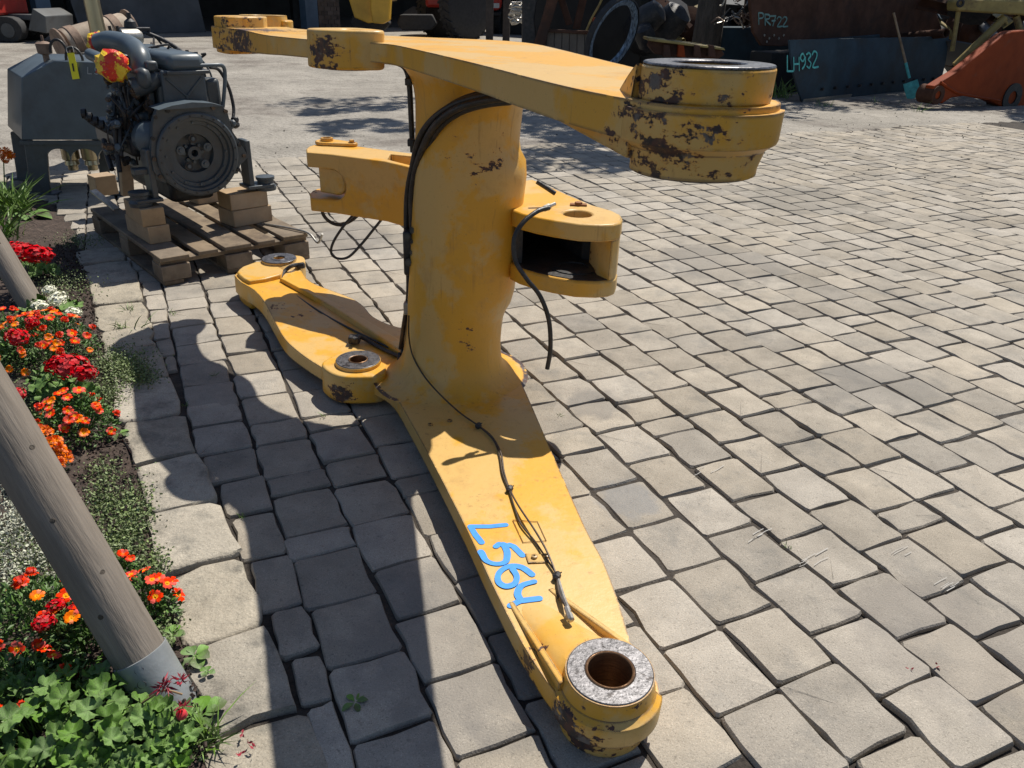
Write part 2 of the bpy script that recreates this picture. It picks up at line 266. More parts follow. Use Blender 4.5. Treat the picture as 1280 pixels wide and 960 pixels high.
# ================================================================ MATERIAL SET
M = dict(
 paver=mat('concrete_paver', (.335, .30, .25), .85, var=.13, scale=9, col2=(.23, .215, .19), mix2=(.52, .72), bump=.55, bscale=190, rand=.16, bdist=.004, spec=.2, coord='World', speck=[(330, .56, .66, .55), (300, .44, .36, 1.35), (1.7, .5, .68, .78), (60, .60, .70, .72)], stains=[(tuple(gz(785, 622)), .10, (.20, .21, .225), .5), (tuple(gz(745, 505)), .12, (.15, .145, .14), .5), (tuple(gz(1100, 480)), .25, (.19, .18, .165), .5), (tuple(gz(900, 330)), .4, (.2, .185, .165), .5), (tuple(gz(590, 800)), .3, (.17, .16, .15), .45), (tuple(gz(1000, 250)), .5, (.19, .175, .15), .5), (tuple(gz(1180, 800)), .25, (.22, .20, .18), .4), (tuple(gz(430, 300)), .3, (.17, .16, .15), .45)]),
 kerb=mat('granite_kerb', (.36, .325, .265), .85, var=.16, scale=14, col2=(.21, .195, .165), mix2=(.50, .66), bump=.7, bscale=110, rand=.16, bdist=.006, spec=.2, coord='World', speck=[(260, .56, .66, .6), (240, .44, .36, 1.3), (7, .55, .7, .7)]),
 joint=mat('joint_soil', (.052, .043, .035), .95, var=.4, scale=12, col2=(.025, .02, .016), mix2=(.45, .6), bump=.8, bscale=90),
 soil=mat('bed_soil', (.06, .042, .034), .95, var=.45, scale=25, col2=(.12, .09, .07), mix2=(.55, .7), bump=1, bscale=70, bdist=.02),
 dirt=mat('yard_dirt', (.31, .288, .255), .9, var=.22, scale=1.1, col2=(.19, .17, .15), mix2=(.50, .64), bump=.9, bscale=22, bdist=.03, spec=.15, det=10, coord='World', speck=[(26, .54, .66, .72), (5, .52, .68, .74), (110, .58, .66, .6), (90, .42, .34, 1.3)]),
 steel=mat('machined_steel', (.15, .147, .155), .4, .6, var=.35, scale=40, col2=(.035, .03, .03), mix2=(.57, .63), bump=.3, bscale=120, bdist=.002, speck=[(170, .55, .60, .35), (60, .5, .7, .6)]),
 bore=mat('oily_bore', (.22, .12, .06), .35, .5, var=.4, scale=30, bump=.2, bscale=60, aniso=(1, 1, 8)),
 hose=mat('black_hose', (.018, .018, .02), .45, var=.4, scale=30, col2=(.06, .05, .045), bump=.2, bscale=90),
 brake=mat('brown_pipe', (.07, .05, .035), .5, .3, var=.4, scale=30),
 fitting=mat('zinc_fitting', (.42, .40, .36), .4, .8, var=.3, scale=60),
 blue=mat('blue_spray', (.035, .27, .78), .6, var=.15, scale=50, bump=0),
 teal=mat('teal_spray', (.10, .50, .46), .6, var=.3, scale=15, bump=0),
 chalk=mat('pale_marker', (.35, .38, .40), .7, var=.2, bump=0),
 grey=mat('engine_grey_paint', (.058, .070, .080), .42, .0, var=.22, scale=9, col2=(.045, .045, .045), mix2=(.52, .72), bump=.2, bscale=50, bdist=.004),
 greyb=mat('blue_grey_paint', (.08, .105, .125), .4, .0, var=.15, scale=7, col2=(.06, .07, .08), bump=.12, bscale=40, bdist=.004),
 grime=mat('oily_rust', (.10, .07, .05), .5, .3, var=.5, scale=40, col2=(.03, .03, .03), bump=.3, bscale=90),
 black=mat('sooty_black', (.022, .022, .024), .55, .1, var=.5, scale=20, col2=(.06, .05, .045), bump=.3, bscale=60),
 wood=mat('pallet_wood', (.215, .168, .12), .8, var=.35, scale=6, col2=(.08, .062, .05), mix2=(.5, .7), bump=.6, bscale=30, rand=.16, bdist=.006, aniso=(1, 1, 1), spec=.2),
 block=mat('timber_block', (.38, .27, .165), .8, var=.2, scale=7, col2=(.2, .13, .08), bump=.4, bscale=40, rand=.1, bdist=.004, spec=.2),
 stake=mat('stake_wood', (.225, .195, .165), .8, var=.16, scale=7, col2=(.14, .12, .10), mix2=(.45, .75), bump=.45, bscale=22, bdist=.005, aniso=(8, 8, .8), spec=.2),
 zinc=mat('galvanised_sleeve', (.28, .30, .31), .5, .25, var=.15, scale=12),
 rustbrown=mat('brown_drum', (.24, .165, .12), .7, .1, var=.3, scale=9, col2=(.12, .07, .05), bump=.3),
 brass=mat('exhaust_pipe', (.42, .36, .24), .3, .85, var=.3, scale=5, col2=(.16, .09, .04), mix2=(.5, .75), aniso=(1, 1, .3)),
 bag=mat('yellow_red_bag', (.80, .55, .03), .35, var=.1, scale=20, col2=(.62, .03, .015), mix2=(.50, .52), bump=.8, bscale=35, det=2),
 tagy=mat('yellow_tag', (.85, .78, .03), .5, var=.05, bump=0),
 bladeblue=mat('blue_black_blade', (.032, .058, .080), .65, .1, spec=.25, var=.3, scale=2.5, col2=(.035, .04, .045), bump=.15, bscale=12),
 rust=mat('rusty_plate', (.09, .046, .032), .85, .0, spec=.15, var=.4, scale=3, col2=(.05, .035, .03), bump=.3, bscale=18),
 orange=mat('orange_paint', (.26, .045, .010), .6, spec=.15, var=.2, scale=4, col2=(.2, .06, .03), mix2=(.6, .7), bump=.15, bscale=20),
 oldyellow=mat('old_yellow_paint', (.36, .27, .09), .6, var=.3, scale=5, col2=(.13, .08, .04), mix2=(.52, .66), bump=.2),
 digger=mat('digger_yellow', (.55, .32, .03), .45, var=.2, scale=3),
 red=mat('red_paint', (.42, .03, .02), .45, var=.2, scale=4),
 white=mat('white_patch', (.6, .6, .58), .6, var=.1),
 tyre=mat('tyre_rubber', (.028, .028, .03), .8, var=.3, scale=12, bump=.3),
 rim=mat('scuffed_blue_rim', (.20, .27, .36), .5, .3, var=.5, scale=14, col2=(.05, .07, .1), mix2=(.45, .6), aniso=(3, 3, 1)),
 column=mat('blue_column_paint', (.10, .16, .23), .55, var=.15, scale=3),
 plaster=mat('shed_wall', (.13, .115, .10), .9, var=.3, scale=2, bump=.3, bscale=10),
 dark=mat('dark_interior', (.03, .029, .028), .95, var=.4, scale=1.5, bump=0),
 sheet=mat('grey_sheet_steel', (.085, .09, .095), .6, .2, var=.3, scale=1.2, col2=(.05, .045, .04), bump=.1),
 roof=mat('roof_sheet', (.16, .15, .14), .8, var=.2, scale=2),
 bark=mat('tree_bark', (.09, .075, .06), .9, var=.4, scale=7, bump=1, bscale=20, bdist=.03, aniso=(2, 2, .5)),
 treeleaf=mat('tree_leaf', (.05, .10, .025), .6, var=.35, scale=2, bump=0, rand=.3),
 leaf=mat('marigold_leaf', (.075, .15, .03), .55, var=.3, scale=12, bump=0, rand=.35),
 gleaf=mat('geranium_leaf', (.11, .22, .035), .55, var=.25, scale=20, col2=(.07, .10, .03), mix2=(.5, .62), bump=.3, bscale=60, rand=.2),
 cover=mat('ground_cover_leaf', (.15, .20, .075), .6, var=.4, scale=20, bump=0, rand=.45),
 silver=mat('silver_leaf', (.42, .43, .34), .7, var=.3, scale=20, bump=0, rand=.35),
 grass=mat('grass_blade', (.13, .22, .045), .55, var=.3, scale=12, bump=0, rand=.35),
 stem=mat('dry_stem', (.25, .16, .08), .7, var=.2, bump=0),
 petal=mat('red_orange_petal', (.70, .035, .006), .8, var=.2, scale=60, bump=0, rand=.2, spec=.08),
 petalo=mat('orange_petal', (.80, .16, .006), .8, var=.2, scale=60, bump=0, rand=.15, spec=.08),
 heart=mat('yellow_petal_heart', (.85, .36, .012), .8, var=.15, bump=0, spec=.08),
 pred=mat('crimson_petal', (.50, .004, .010), .8, var=.3, scale=50, bump=0, rand=.25, spec=.06),
 pdry=mat('withered_petal', (.26, .012, .03), .6, var=.4, scale=50, bump=0),
 pwhite=mat('cream_petal', (.75, .75, .60), .6, var=.1, scale=50, bump=0),
)

# ================================================================ GROUND
def frustum_ok(p, m=60):
    d = Vector(p)-CAM; z = d.dot(vF)
    if z < .2: return False
    x = 640+CF*d.dot(vR)/z; y = 480-CF*d.dot(vU)/z
    return -m < x < 1280+m and -m < y < 960+m
TH = math.radians(25.6); D1 = Vector((-math.sin(TH), math.cos(TH), 0)); D2 = Vector((math.cos(TH), math.sin(TH), 0))
def SV(s, v, z=0): return D1*s + D2*v + Vector((0, 0, z))
# yard: one sheet to the horizon, with gentle relief, dipping under the paving and the bed
mb = MB(); xs = list(np.linspace(-40, 40, 60)); S_EDGE = 7.15
gv = []; gf = []
ss = [-3, 0, 3, 6.3] + list(np.linspace(6.5, 8.2, 18)) + list(np.linspace(8.5, 20, 40)) + list(np.geomspace(21, 180, 22))
vs_ = list(-np.geomspace(150, 12, 10)) + list(np.linspace(-10, 14, 97)) + list(np.geomspace(15, 150, 12))
for s in ss:
    for v in vs_:
        n = noise.noise(Vector((s*1.1, v*.7, 0)))*.012 + noise.noise(Vector((s*5, v*4, 3)))*.004
        e = S_EDGE + .35*noise.noise(Vector((v*.7, 2, 1))) + .12*noise.noise(Vector((v*4, 5, 1))) + .05*max(0, -v)
        t = min(1, max(0, (s-e+.35)/.6)); z = -.035 + t*.034 + n*min(1, max(0, t*1.4-.2))
        if s > 8.3: z = min(z, .012)
        p = SV(s, v); gv.append((p.x, p.y, z))
nv = len(vs_)
for i in range(len(ss)-1):
    for j in range(nv-1): gf.append((i*nv+j, i*nv+j+1, (i+1)*nv+j+1, (i+1)*nv+j))
mb.add(gv, gf); g = mb.build('ground', M['dirt'], smooth=True); tag(g, kind='structure')
def CR(s):                               # inner (paving) edge of the kerb
    return float(np.interp(s, [-1, 1.1, 1.8, 2.1, 2.46, 2.97, 3.4, 4.3, 5.1, 6.5, 9], [.15, .14, .08, .06, .013, -.014, -.06, -.09, -.2, -.42, -.8])) if s < 5.0 else float(np.interp(s, [5.0, 5.4, 6.3, 6.6, 9], [-.38, -.42, -.62, -1.3, -1.5]))
def CL(s): return float(np.interp(s, [-1, 1.18, 1.41, 1.68, 1.94, 2.32, 2.78, 3.47, 4.36, 5.3, 6.5, 9], [-.12, -.06, -.06, -.09, -.13, -.15, -.2, -.25, -.32, -.42, -.6, -1.0]))
# joint bedding under the stones
mb = MB(); S_ = np.linspace(-1.2, 8, 190); V_ = np.linspace(-1.6, 11, 250)
vv = []
for s in S_:
    for v in V_: p = SV(s, v); vv.append((p.x, p.y, -.014+noise.noise(Vector((s*9, v*9, 0)))*.006+.008*noise.noise(Vector((s*.9, v*.9, 7))) - (.05 if s > 7.3 else 0)))
n_ = len(V_); mb.add(vv, [(i*n_+j, i*n_+j+1, (i+1)*n_+j+1, (i+1)*n_+j) for i in range(len(S_)-1) for j in range(n_-1)])
tag(mb.build('joint_bedding', M['joint'], smooth=True), kind='structure')

def stone_geo(L_, Wd, rnd, rough=1.0, depth=.04, corner=.007):
    """one tumbled block: worn edge, slightly domed and uneven top; centred at origin, top at z 0"""
    ring = []; hx, hy = L_/2, Wd/2; c = min(corner, hx*.4, hy*.4)
    pts = [(-hx+c, -hy), (-hx/3, -hy), (hx/3, -hy), (hx-c, -hy), (hx, -hy+c), (hx, 0), (hx, hy-c), (hx-c, hy), (hx/3, hy), (-hx/3, hy), (-hx+c, hy), (-hx, hy-c), (-hx, 0), (-hx, -hy+c)]
    q = [(x+rnd.uniform(-.0044, .0032)*rough*(1 if x > 0 else -1), y+rnd.uniform(-.0044, .0030)*rough*(1 if y > 0 else -1)) for x, y in pts]; n = len(q)
    if rnd.random() < .45:               # knocked-off corner
        ci = rnd.choice([0, 3, 7, 10]); a_ = rnd.uniform(.4, .86); q[ci] = (q[ci][0]*(1-.12*a_), q[ci][1]*(1-.10*a_)); q[(ci+1) % n] = (q[(ci+1) % n][0]*(1-.05*a_), q[(ci+1) % n][1]*(1-.12*a_)) if ci in (0, 7) else (q[(ci+1) % n][0]*(1-.10*a_), q[(ci+1) % n][1]*(1-.05*a_))
    def sc_(k, z, j=0): return [(x-math.copysign(k, x)*min(1, abs(x)/hx*1.3), y-math.copysign(k, y)*min(1, abs(y)/hy*1.3), z+rnd.uniform(-j, j)) for x, y in q]
    v = sc_(-.001, -depth) + sc_(0, -.009, .0015*rough) + sc_(.0032, -.0018, .0008*rough) + sc_(.014, 0, .0014*rough) + [(0, 0, .001)]
    f = [(r*n+i, r*n+(i+1) % n, (r+1)*n+(i+1) % n, (r+1)*n+i) for r in range(3) for i in range(n)] + [(3*n+i, 3*n+(i+1) % n, 4*n) for i in range(n)]
    return v, f
rp = random.Random(3)
LENS = {'f': .2025, 'h': .098, 't': .145}
VAR = {k: [stone_geo(l, .1785, rp, 1.35) for _ in range(40 if k == 'f' else 4)] for k, l in LENS.items()}
paving = empty('paving', (0, 0, 0), 'worn grey concrete block paving of the yard with dark open joints', None, kind='structure'); del paving['label']
stones = []
for k in range(-9, 56):
    v0 = .944-.184*5 + .184*k + .086 - .184      # row centre
    if k < 0: v0 = .944-.184*5 + .184*k + .086 - .184
    s = -1 + (k % 2)*.1 + rp.uniform(-.02, .02)
    while s < 7.7:
        kd = 'f' if rp.random() < .93 else rp.choice('ht')
        l = LENS[kd]+.0075; c = s+l/2; s += l
        if v0-.09 < CR(c)+.02: continue
        P = SV(c, v0)
        if not frustum_ok(P): continue
        stones.append([P, kd, c, v0])
# filler stones in the wedge between the kerb and the first full row
s = .3
while s < 7:
    l = rp.uniform(.13, .21); c = s+l/2; s += l+.012
    ks = [(.944-.184*5 + .184*k + .086 - .184)-.092 for k in range(-5, 3)]
    k0 = min([q for q in ks if q > CR(c)+.02-.001 + 0] or [.2]); wd = k0-CR(c)-.008
    if wd > .03 and frustum_ok(SV(c, k0-wd/2)): stones.append([SV(c, k0-wd/2), ('w', l, min(wd, .18)), c, k0])
def scr(P): d = P-CAM; z = d.dot(vF); return z
stones.sort(key=lambda q: scr(q[0]))
MESH = {}
def stone_place(P, kd, rr):
    dz = noise.noise(Vector((P.x*1.3, P.y*1.3, 8)))*.007 + rr.uniform(-.002, .002)
    s_ = P.dot(D1)
    if s_ > 6.6: dz -= (s_-6.6)*.012
    rot = (rr.uniform(-.014, .014), rr.uniform(-.014, .014), PI/2+TH+rr.uniform(-.014, .014)+(PI if rr.random() < .5 else 0))
    jit = D1*rr.uniform(-.002, .002)+D2*rr.uniform(-.003, .003)
    return P+jit+Vector((0, 0, dz)), rot
mbs = MB(); cnt = 0
for P, kd, s_, v_ in stones:
    if isinstance(kd, tuple): geo = stone_geo(kd[1], kd[2], rp, 1.3); key = None
    else: i = rp.randrange(len(VAR[kd])); geo = VAR[kd][i]; key = (kd, i)
    loc, rot = stone_place(P, kd, rp); sx = rp.uniform(.978, 1.018); sy = rp.uniform(.97, 1.018)
    if cnt < 299:
        if key is None or key not in MESH:
            me = bpy.data.meshes.new('paving_stone'); me.from_pydata(geo[0], [], geo[1]); me.materials.append(M['paver']); shade(me, 24)
            if key: MESH[key] = me
        else: me = MESH[key]
        instance(me, 'paving_stone', paving, loc, rot, (sx, sy, 1)); cnt += 1
    else:
        R = Matrix.Translation(loc) @ Matrix.Rotation(rot[2], 4, 'Z') @ Matrix.Rotation(rot[0], 4, 'X') @ Matrix.Rotation(rot[1], 4, 'Y') @ Matrix.Diagonal((sx, sy, 1, 1))
        mbs.add([R @ Vector(q) for q in geo[0]], geo[1])
o = mbs.build('paving_stones', M['paver'], paving, fix=False, smooth=True, angle=24); tag(o, kind='stuff')
# kerb of rough granite stones
kerb = empty('kerb', (0, 0, 0), None, None, kind='structure')
s = .3; rk = random.Random(5)
while s < 4.75:
    l = rk.uniform(.24, .36); c = s+l/2
    a, b = CL(c), CR(c); wd = b-a-.012
    v, f = stone_geo(l-.004, wd+.03, rk, 3.0, .10, .02)
    ang = math.atan2(CR(s+l)-CR(s), l)
    me = bpy.data.meshes.new('kerb_stone')
    P = SV(c, (a+b)/2); z0 = .008+rk.uniform(-.006, .006)
    vv = [(x, y, z) for x, y, z in v]
    me.from_pydata(vv, [], f); me.materials.append(M['kerb']); shade(me, 60)
    o = instance(me, 'kerb_stone', kerb, P+Vector((0, 0, z0)), (rk.uniform(-.02, .02), rk.uniform(-.02, .02), PI/2+TH-ang))
    s += l+.004

# ================================================================ LOADER LIFT ARM
arm = empty('lift_arm', A0, 'big yellow H-shaped lift arm with chipped paint and blue L564 standing on the paving', 'machine part')
ro = Vector(A0)
def rel(p): return tuple(Vector(p)-ro)
HT = 1.30
CH_ = [(rel(W(.0, -.05, HT-.08)), .17, .175), (rel(W(-.03, -.1, HT-.10)), .22, .13), (rel(W(0, 0, .06)), .17, .16), (rel(W(-.04, -.09, .045)), .12, .2), (rel(W(1.60, -.09, .05)), .09, .19),
       (rel(W(1.62, -.1, HT-.09)), .12, .17), (rel(W(2.5, -.2, HT-.13)), .45, .19), (rel(W(2.95, -.02, .11)), .12, .14), (rel(W(1.335, .30, .93)), .14, .135), (rel(W(1.34, .28, .32)), .10, .115),
       (rel(W(1.2, .62, .6)), .2, .10), (rel(W(2.6, .12, .56)), .13, .12), (rel(W(.15, -.1, .06)), .09, .16), (rel(W(2.35, -.18, .06)), .35, .10), (rel(W(1.22, .78, .6)), .1, .15)]
YP = yellow_paint(CH_)
left = [(.067, -.107), (.194, -.101), (.41, -.073), (.60, -.043), (.96, .004), (1.25, .036), (1.42, .050), (1.52, .03), (1.60, -.02), (1.70, -.10), (1.80, -.135), (1.92, -.165), (2.05, -.185), (2.25, -.183), (2.46, -.178), (2.61, -.191), (2.74, -.224), (2.85, -.235)]
far = [(2.93, -.19), (2.985, -.11), (3.02, -.03), (3.03, .05), (3.0, .11)]
right = [(2.93, .11), (2.85, .08), (2.77, .068), (2.68, .066), (2.6, .076), (2.53, .105), (2.45, .145), (2.35, .19), (2.25, .208), (2.13, .21), (2.02, .25), (1.92, .33), (1.82, .43), (1.70, .52), (1.58, .55), (1.44, .535), (1.235, .479), (.848, .36), (.485, .25), (.345, .216), (.20, .165), (.07, .11)]
end = [(.107*math.cos(a), .107*math.sin(a)) for a in np.linspace(PI*.62, PI*1.42, 12)]
outline = smoothpoly(left, 3)+smoothpoly(far, 3)+smoothpoly(right, 3)+end
def slab(poly, z0, z1): b = MB(); b.prism([W(u, v, z0) for u, v in poly], [W(u, v, z1) for u, v in poly]); return b
def ring(c, r, z0, z1, n=40, sx=1): return [(c[0]+r*math.cos(2*PI*k/n)*sx, c[1]+r*math.sin(2*PI*k/n)) for k in range(n)]
def cutcyl(c, r, z0, z1):
    p = ring(c, r, 0, 0, 32); return slab(p, z0, z1).build('cutter', YP, arm)
def drop(b, c): return b
BA, BB, BC = (0, 0), (1.674, 0), (2.935, -.003)
def yz(up, z): return HT-z if up else z   # mirror for the upper arm
for up in (0, 1):
    z0, z1 = sorted((yz(up, .045), yz(up, .100)))
    thick = lambda u: .100+.030*min(1, max(0, (u-1.85)/.75))
    b = MB(); b.prism([W(u, v, yz(up, .045)) for u, v in outline], [W(u, v, yz(up, thick(u))) for u, v in outline])
    pl = b.build('upper_plate' if up else 'lower_plate', YP, arm)
    boolean(pl, [cutcyl(c, r, z0-.05, z1+.09) for c, r in ((BA, .051), (BB, .036), (BC, .024))])
    bv = pl.modifiers.new('bevel', 'BEVEL'); bv.width = .004; bv.segments = 2; bv.limit_method = 'ANGLE'; bv.angle_limit = math.radians(50)
    # ---- front boss: inner collar with fairing, outer collar
    def coll(name, c, R, r, a, b_, flare=0, m=YP, n=48, drp=None):
        a, b_ = sorted((yz(up, a), yz(up, b_))); d = b_-a
        prof = [(R, 0), (R, d), (r, d), (r, 0)]
        mb = MB(); vs = []; fs = []
        for k in range(n):
            t = 2*PI*k/n; ct, st = math.cos(t), math.sin(t)
            for rr, zz in ((R, a), (R, b_), (r, b_), (r, a)): vs.append(W(c[0]+rr*ct, c[1]+rr*st, zz))
        for k in range(n):
            j = (k+1) % n
            for i in range(4): fs.append((k*4+i, j*4+i, j*4+(i+1) % 4, k*4+(i+1) % 4))
        mb.add(vs, fs); o = mb.build(name, m, arm, bevel=.003); return o
    def cone(name, c, R0, R1, r, a, b_, n=56):
        mb = MB(); vs = []
        for k in range(n):
            t = 2*PI*k/n
            for rr, zz in ((R0, a), (R0-(R0-R1)*.25, a+(b_-a)*.35), (R1, a+(b_-a)*.8), (R1, b_), (r, b_), (r, a)): vs.append(W(c[0]+rr*math.cos(t), c[1]+rr*math.sin(t), yz(up, zz)))
        mb.add(vs, [(k*6+i, ((k+1) % n)*6+i, ((k+1) % n)*6+(i+1) % 6, k*6+(i+1) % 6) for k in range(n) for i in range(6)]); mb.build(name, YP, arm, smooth=True, angle=30)
    cone('pin_boss', BA, .0995, .092, .051, .096, .144); coll('boss_face', BA, .0895, .051, .142, .1465, m=M['steel']); coll('bushing', BA, .0512, .0455, .02, .149, m=M['bore'])
    coll('pin_boss', BA, .093, .051, .0, .046)
    if up: coll('boss_face', BA, .0915, .051, -.004, .001, m=M['steel'])
    # worn flange round the plate end
    seg = []
    fl = [(.098, -.010), (.104, -.004), (.112, .001), (.114, .006), (.114, .046), (.100, .047)]
    mb = MB(); ks = np.linspace(-2.45, .9, 34); vs = []
    for a in ks:
        for r, zz in [(.09, .10)]+[(q[0], .100-q[1]+.0) for q in fl]+[(.09, .056)]:
            vs.append(W(-r*math.cos(a)*1.0, r*math.sin(a), yz(up, zz)))
    m_ = len(fl)+2; mb.add(vs, [(i*m_+j, (i+1)*m_+j, (i+1)*m_+j+1, i*m_+j+1) for i in range(len(ks)-1) for j in range(m_-1)]+[(i*m_+m_-1, (i+1)*m_+m_-1, (i+1)*m_, i*m_) for i in range(len(ks)-1)]+[tuple(range(m_)), tuple(range((len(ks)-1)*m_, len(ks)*m_))])
    mb.build('end_flange', YP, arm, smooth=True, angle=28)
    # fairing: wedge from collar top down to the plate, apex inward, with two gullies
    mb = MB(); rows = []
    for t in np.linspace(0, 1, 9):
        u = .02+.29*t; top = .096+.046*(1-t)**1.15+.001; hw = .086*(1-t)+.022*t; cen = -.032*t
        rows.append([(u, cen-hw-.012*(1-t)-.004, .097), (u, cen-hw, top*.55+.097*.45), (u, cen-hw*.72, top), (u, cen, top+.001), (u, cen+hw*.72, top), (u, cen+hw, top*.55+.097*.45), (u, cen+hw+.016*(1-t)+.004, .097)])
    vs = [W(a, b, yz(up, c)) for r in rows for a, b, c in r]; n = 7
    mb.add(vs, [(i*n+j, i*n+j+1, (i+1)*n+j+1, (i+1)*n+j) for i in range(8) for j in range(n-1)]+[tuple(range(n)), tuple(range(8*n, 9*n))])
    fo = mb.build('boss_fairing', YP, arm, smooth=True)
    boolean(fo, [cutcyl(BA, .0517, -.1, 1.5)])
    mb = MB()                             # raised side webs bordering the gullies
    for sg, v1, v0_ in ((-1, -.108, -.058), (1, .112, .035)):
        a = [(.03, v1*.80), (.03, v1*.93), (.31, v0_+sg*.014), (.31, v0_)]
        hh = [.128, .126, .102, .102]
        mb.prism([W(u, v, yz(up, .097)) for u, v in a], [W(u, v, yz(up, h)) for (u, v), h in zip(a, hh)])
    mb.build('fairing_web', YP, arm, bevel=.004)
    # outer fairing behind the outer collar
    mb = MB(); rows = []
    for t in np.linspace(0, 1, 5):
        u = .05+.10*t; top = .0455*t**1.2; hw = .090-.035*t; cen = .012*t
        rows.append([(u, cen-hw, .047), (u, cen-hw*.96, top), (u, cen+hw*.96, top), (u, cen+hw, .047)])
    vs = [W(a, b, yz(up, c)) for r in rows for a, b, c in r]
    mb.add(vs, [(i*4+j, i*4+j+1, (i+1)*4+j+1, (i+1)*4+j) for i in range(4) for j in range(3)]+[(0, 1, 2, 3), (16, 17, 18, 19)]+[(i*4+3, i*4, (i+1)*4, (i+1)*4+3) for i in range(4)])
    fo = mb.build('boss_fairing', YP, arm); boolean(fo, [cutcyl(BA, .09, -.2, 1.6)])
    # ---- middle boss
    bl = [(1.54, .045), (1.565, -.045), (1.60, -.095), (1.66, -.122), (1.73, -.122), (1.775, -.07), (1.80, .0), (1.79, .055), (1.72, .078), (1.66, .083), (1.59, .08)]
    bp_ = smoothpoly(bl, 4, True)
    z0, z1 = sorted((yz(up, .012), yz(up, .125)))
    bo = slab(bp_, z0, z1).build('middle_boss', YP, arm); boolean(bo, [cutcyl(BB, .0362, z0-.05, z1+.05)])
    bv = bo.modifiers.new('bevel', 'BEVEL'); bv.width = .008; bv.segments = 3; bv.limit_method = 'ANGLE'; bv.angle_limit = math.radians(50)
    hb = .127 if up else .139; coll('pin_boss', BB, .084, .036, .123, hb); coll('boss_face', BB, .0815, .0365, hb-.002, hb+.0025, m=M['steel']); coll('bushing', BB, .0365, .031, .02, hb+.0045, m=M['bore'])
    # ---- rear boss with thick pads either side
    padl = [(2.69, -.196), (2.70, -.12), (2.735, -.04), (2.80, -.015), (2.88, -.03), (2.95, -.07), (2.975, -.105), (2.92, -.182), (2.88, -.207), (2.845, -.222), (2.80, -.220), (2.745, -.212)]
    z0, z1 = sorted((yz(up, .003), yz(up, .148))); bo = slab(padl, z0, z1).build('end_pad', YP, arm, bevel=.006)
    padr = smoothpoly([(2.86, .05), (2.85, .085), (2.93, .125), (3.01, .12), (3.045, .04), (3.0, .01)], 4, True)
    z0, z1 = sorted((yz(up, .02), yz(up, .140))); bo = slab(padr, z0, z1).build('end_pad', YP, arm, bevel=.006)
    mb = MB(); n = 32; vs = []; dn = .045 if up else 0
    for R, zz in ((.115, .12-dn*.3), (.102, .132-dn*.8), (.084, .152-dn), (.084, .162-dn), (.026, .162-dn), (.024, .04), (.06, .0), (.1, .0)):
        vs += [W(BC[0]+R*math.cos(2*PI*k/n), BC[1]+R*math.sin(2*PI*k/n), yz(up, zz)) for k in range(n)]
    mb.add(vs, [(i*n+k, i*n+(k+1) % n, ((i+1) % 8)*n+(k+1) % n, ((i+1) % 8)*n+k) for i in range(8) for k in range(n)])
    o = mb.build('pin_boss', YP, arm, smooth=True, angle=35)
    coll('boss_face', BC, .0835, .0285, .161-dn, .1655-dn, m=M['steel']); coll('bushing', BC, .040, .028, .164-dn, .168-dn, m=M['steel'])
# ---- cross tube with flared ends and cast shoulders
CC = (1.50, .318); mb = MB(); n = 56; zs = [.098, .0995, .1015, .106, .118, .135, .16, .20, .25, .30, .34, .37, .40, .45, .55, .7, .85, .90, .93, .96, 1.0, 1.04, 1.08, 1.12, 1.15, 1.175, 1.192, 1.202]
def tube_r(z, a):
    fl = .035*math.exp(-(z-.098)/.0035)+.075*math.exp(-(z-.098)/.034) + .012*math.exp(-(z-.098)/.12)
    ft = .06*math.exp(-(1.202-z)/.03) + .022*math.exp(-(1.202-z)/.10)
    d = (a-LUGA+PI) % (2*PI)-PI; s = max(0, math.cos(d) if abs(d) < 1.57 else 0)
    sh = 1/(1+math.exp(-(z-.385)/.018))*1/(1+math.exp((z-.915)/.013))
    lump = .0045*noise.noise(Vector((math.cos(a)*2.2, math.sin(a)*2.2, z*5)))+.002*noise.noise(Vector((math.cos(a)*7, math.sin(a)*7, z*16)))
    return .168+fl+ft+.038*sh*s**1.2+lump
LUGA = math.atan2(.42, -.26)              # direction of the near lug in (u, v)
vs = []
for z in zs:
    for k in range(n):
        a = 2*PI*k/n; r = tube_r(z, a); o_ = .035*(z-.6)
        vs.append(W(CC[0]+r*math.cos(a), CC[1]+o_+r*math.sin(a), z))
mb.add(vs, [(i*n+k, i*n+(k+1) % n, (i+1)*n+(k+1) % n, (i+1)*n+k) for i in range(len(zs)-1) for k in range(n)]+[tuple(range(n)), tuple(range((len(zs)-1)*n, len(zs)*n))])
mb.build('cross_tube', YP, arm, smooth=True, angle=50)
# ---- near lug: hollow casting, top and bottom plates joined by an end wall, pin hole through both
ZT, ZB = .745, .505
lp = [(640, 262), (652, 267), (672, 272), (694, 276), (725, 280.5), (752, 281.5), (768, 280.5), (776, 278), (778.5, 273), (775, 268), (765, 263), (740, 256), (709, 243), (681, 230), (665, 224), (640, 228)]
P2 = [gz(x, y, ZT) for x, y in lp]
def vp(poly, z0, z1): b = MB(); b.prism([Vector((p.x, p.y, z0)) for p in poly], [Vector((p.x, p.y, z1)) for p in poly]); return b
hc = gz(722, 267, ZT)
def hole(c, r, z0, z1): b = MB(); b.cyl((c.x, c.y, z0), (c.x, c.y, z1), r, 32); return b.build('cutter', YP, arm)
for z0, z1 in ((.69, .745), (.505, .56)):
    o = vp(P2, z0, z1).build('lug_plate', YP, arm); boolean(o, [hole(hc, .047, z0-.05, z1+.05)])
    b = o.modifiers.new('bevel', 'BEVEL'); b.width = .006; b.segments = 2; b.limit_method = 'ANGLE'; b.angle_limit = math.radians(50)
cen = Vector((sum(p.x for p in P2)/len(P2), sum(p.y for p in P2)/len(P2), 0))
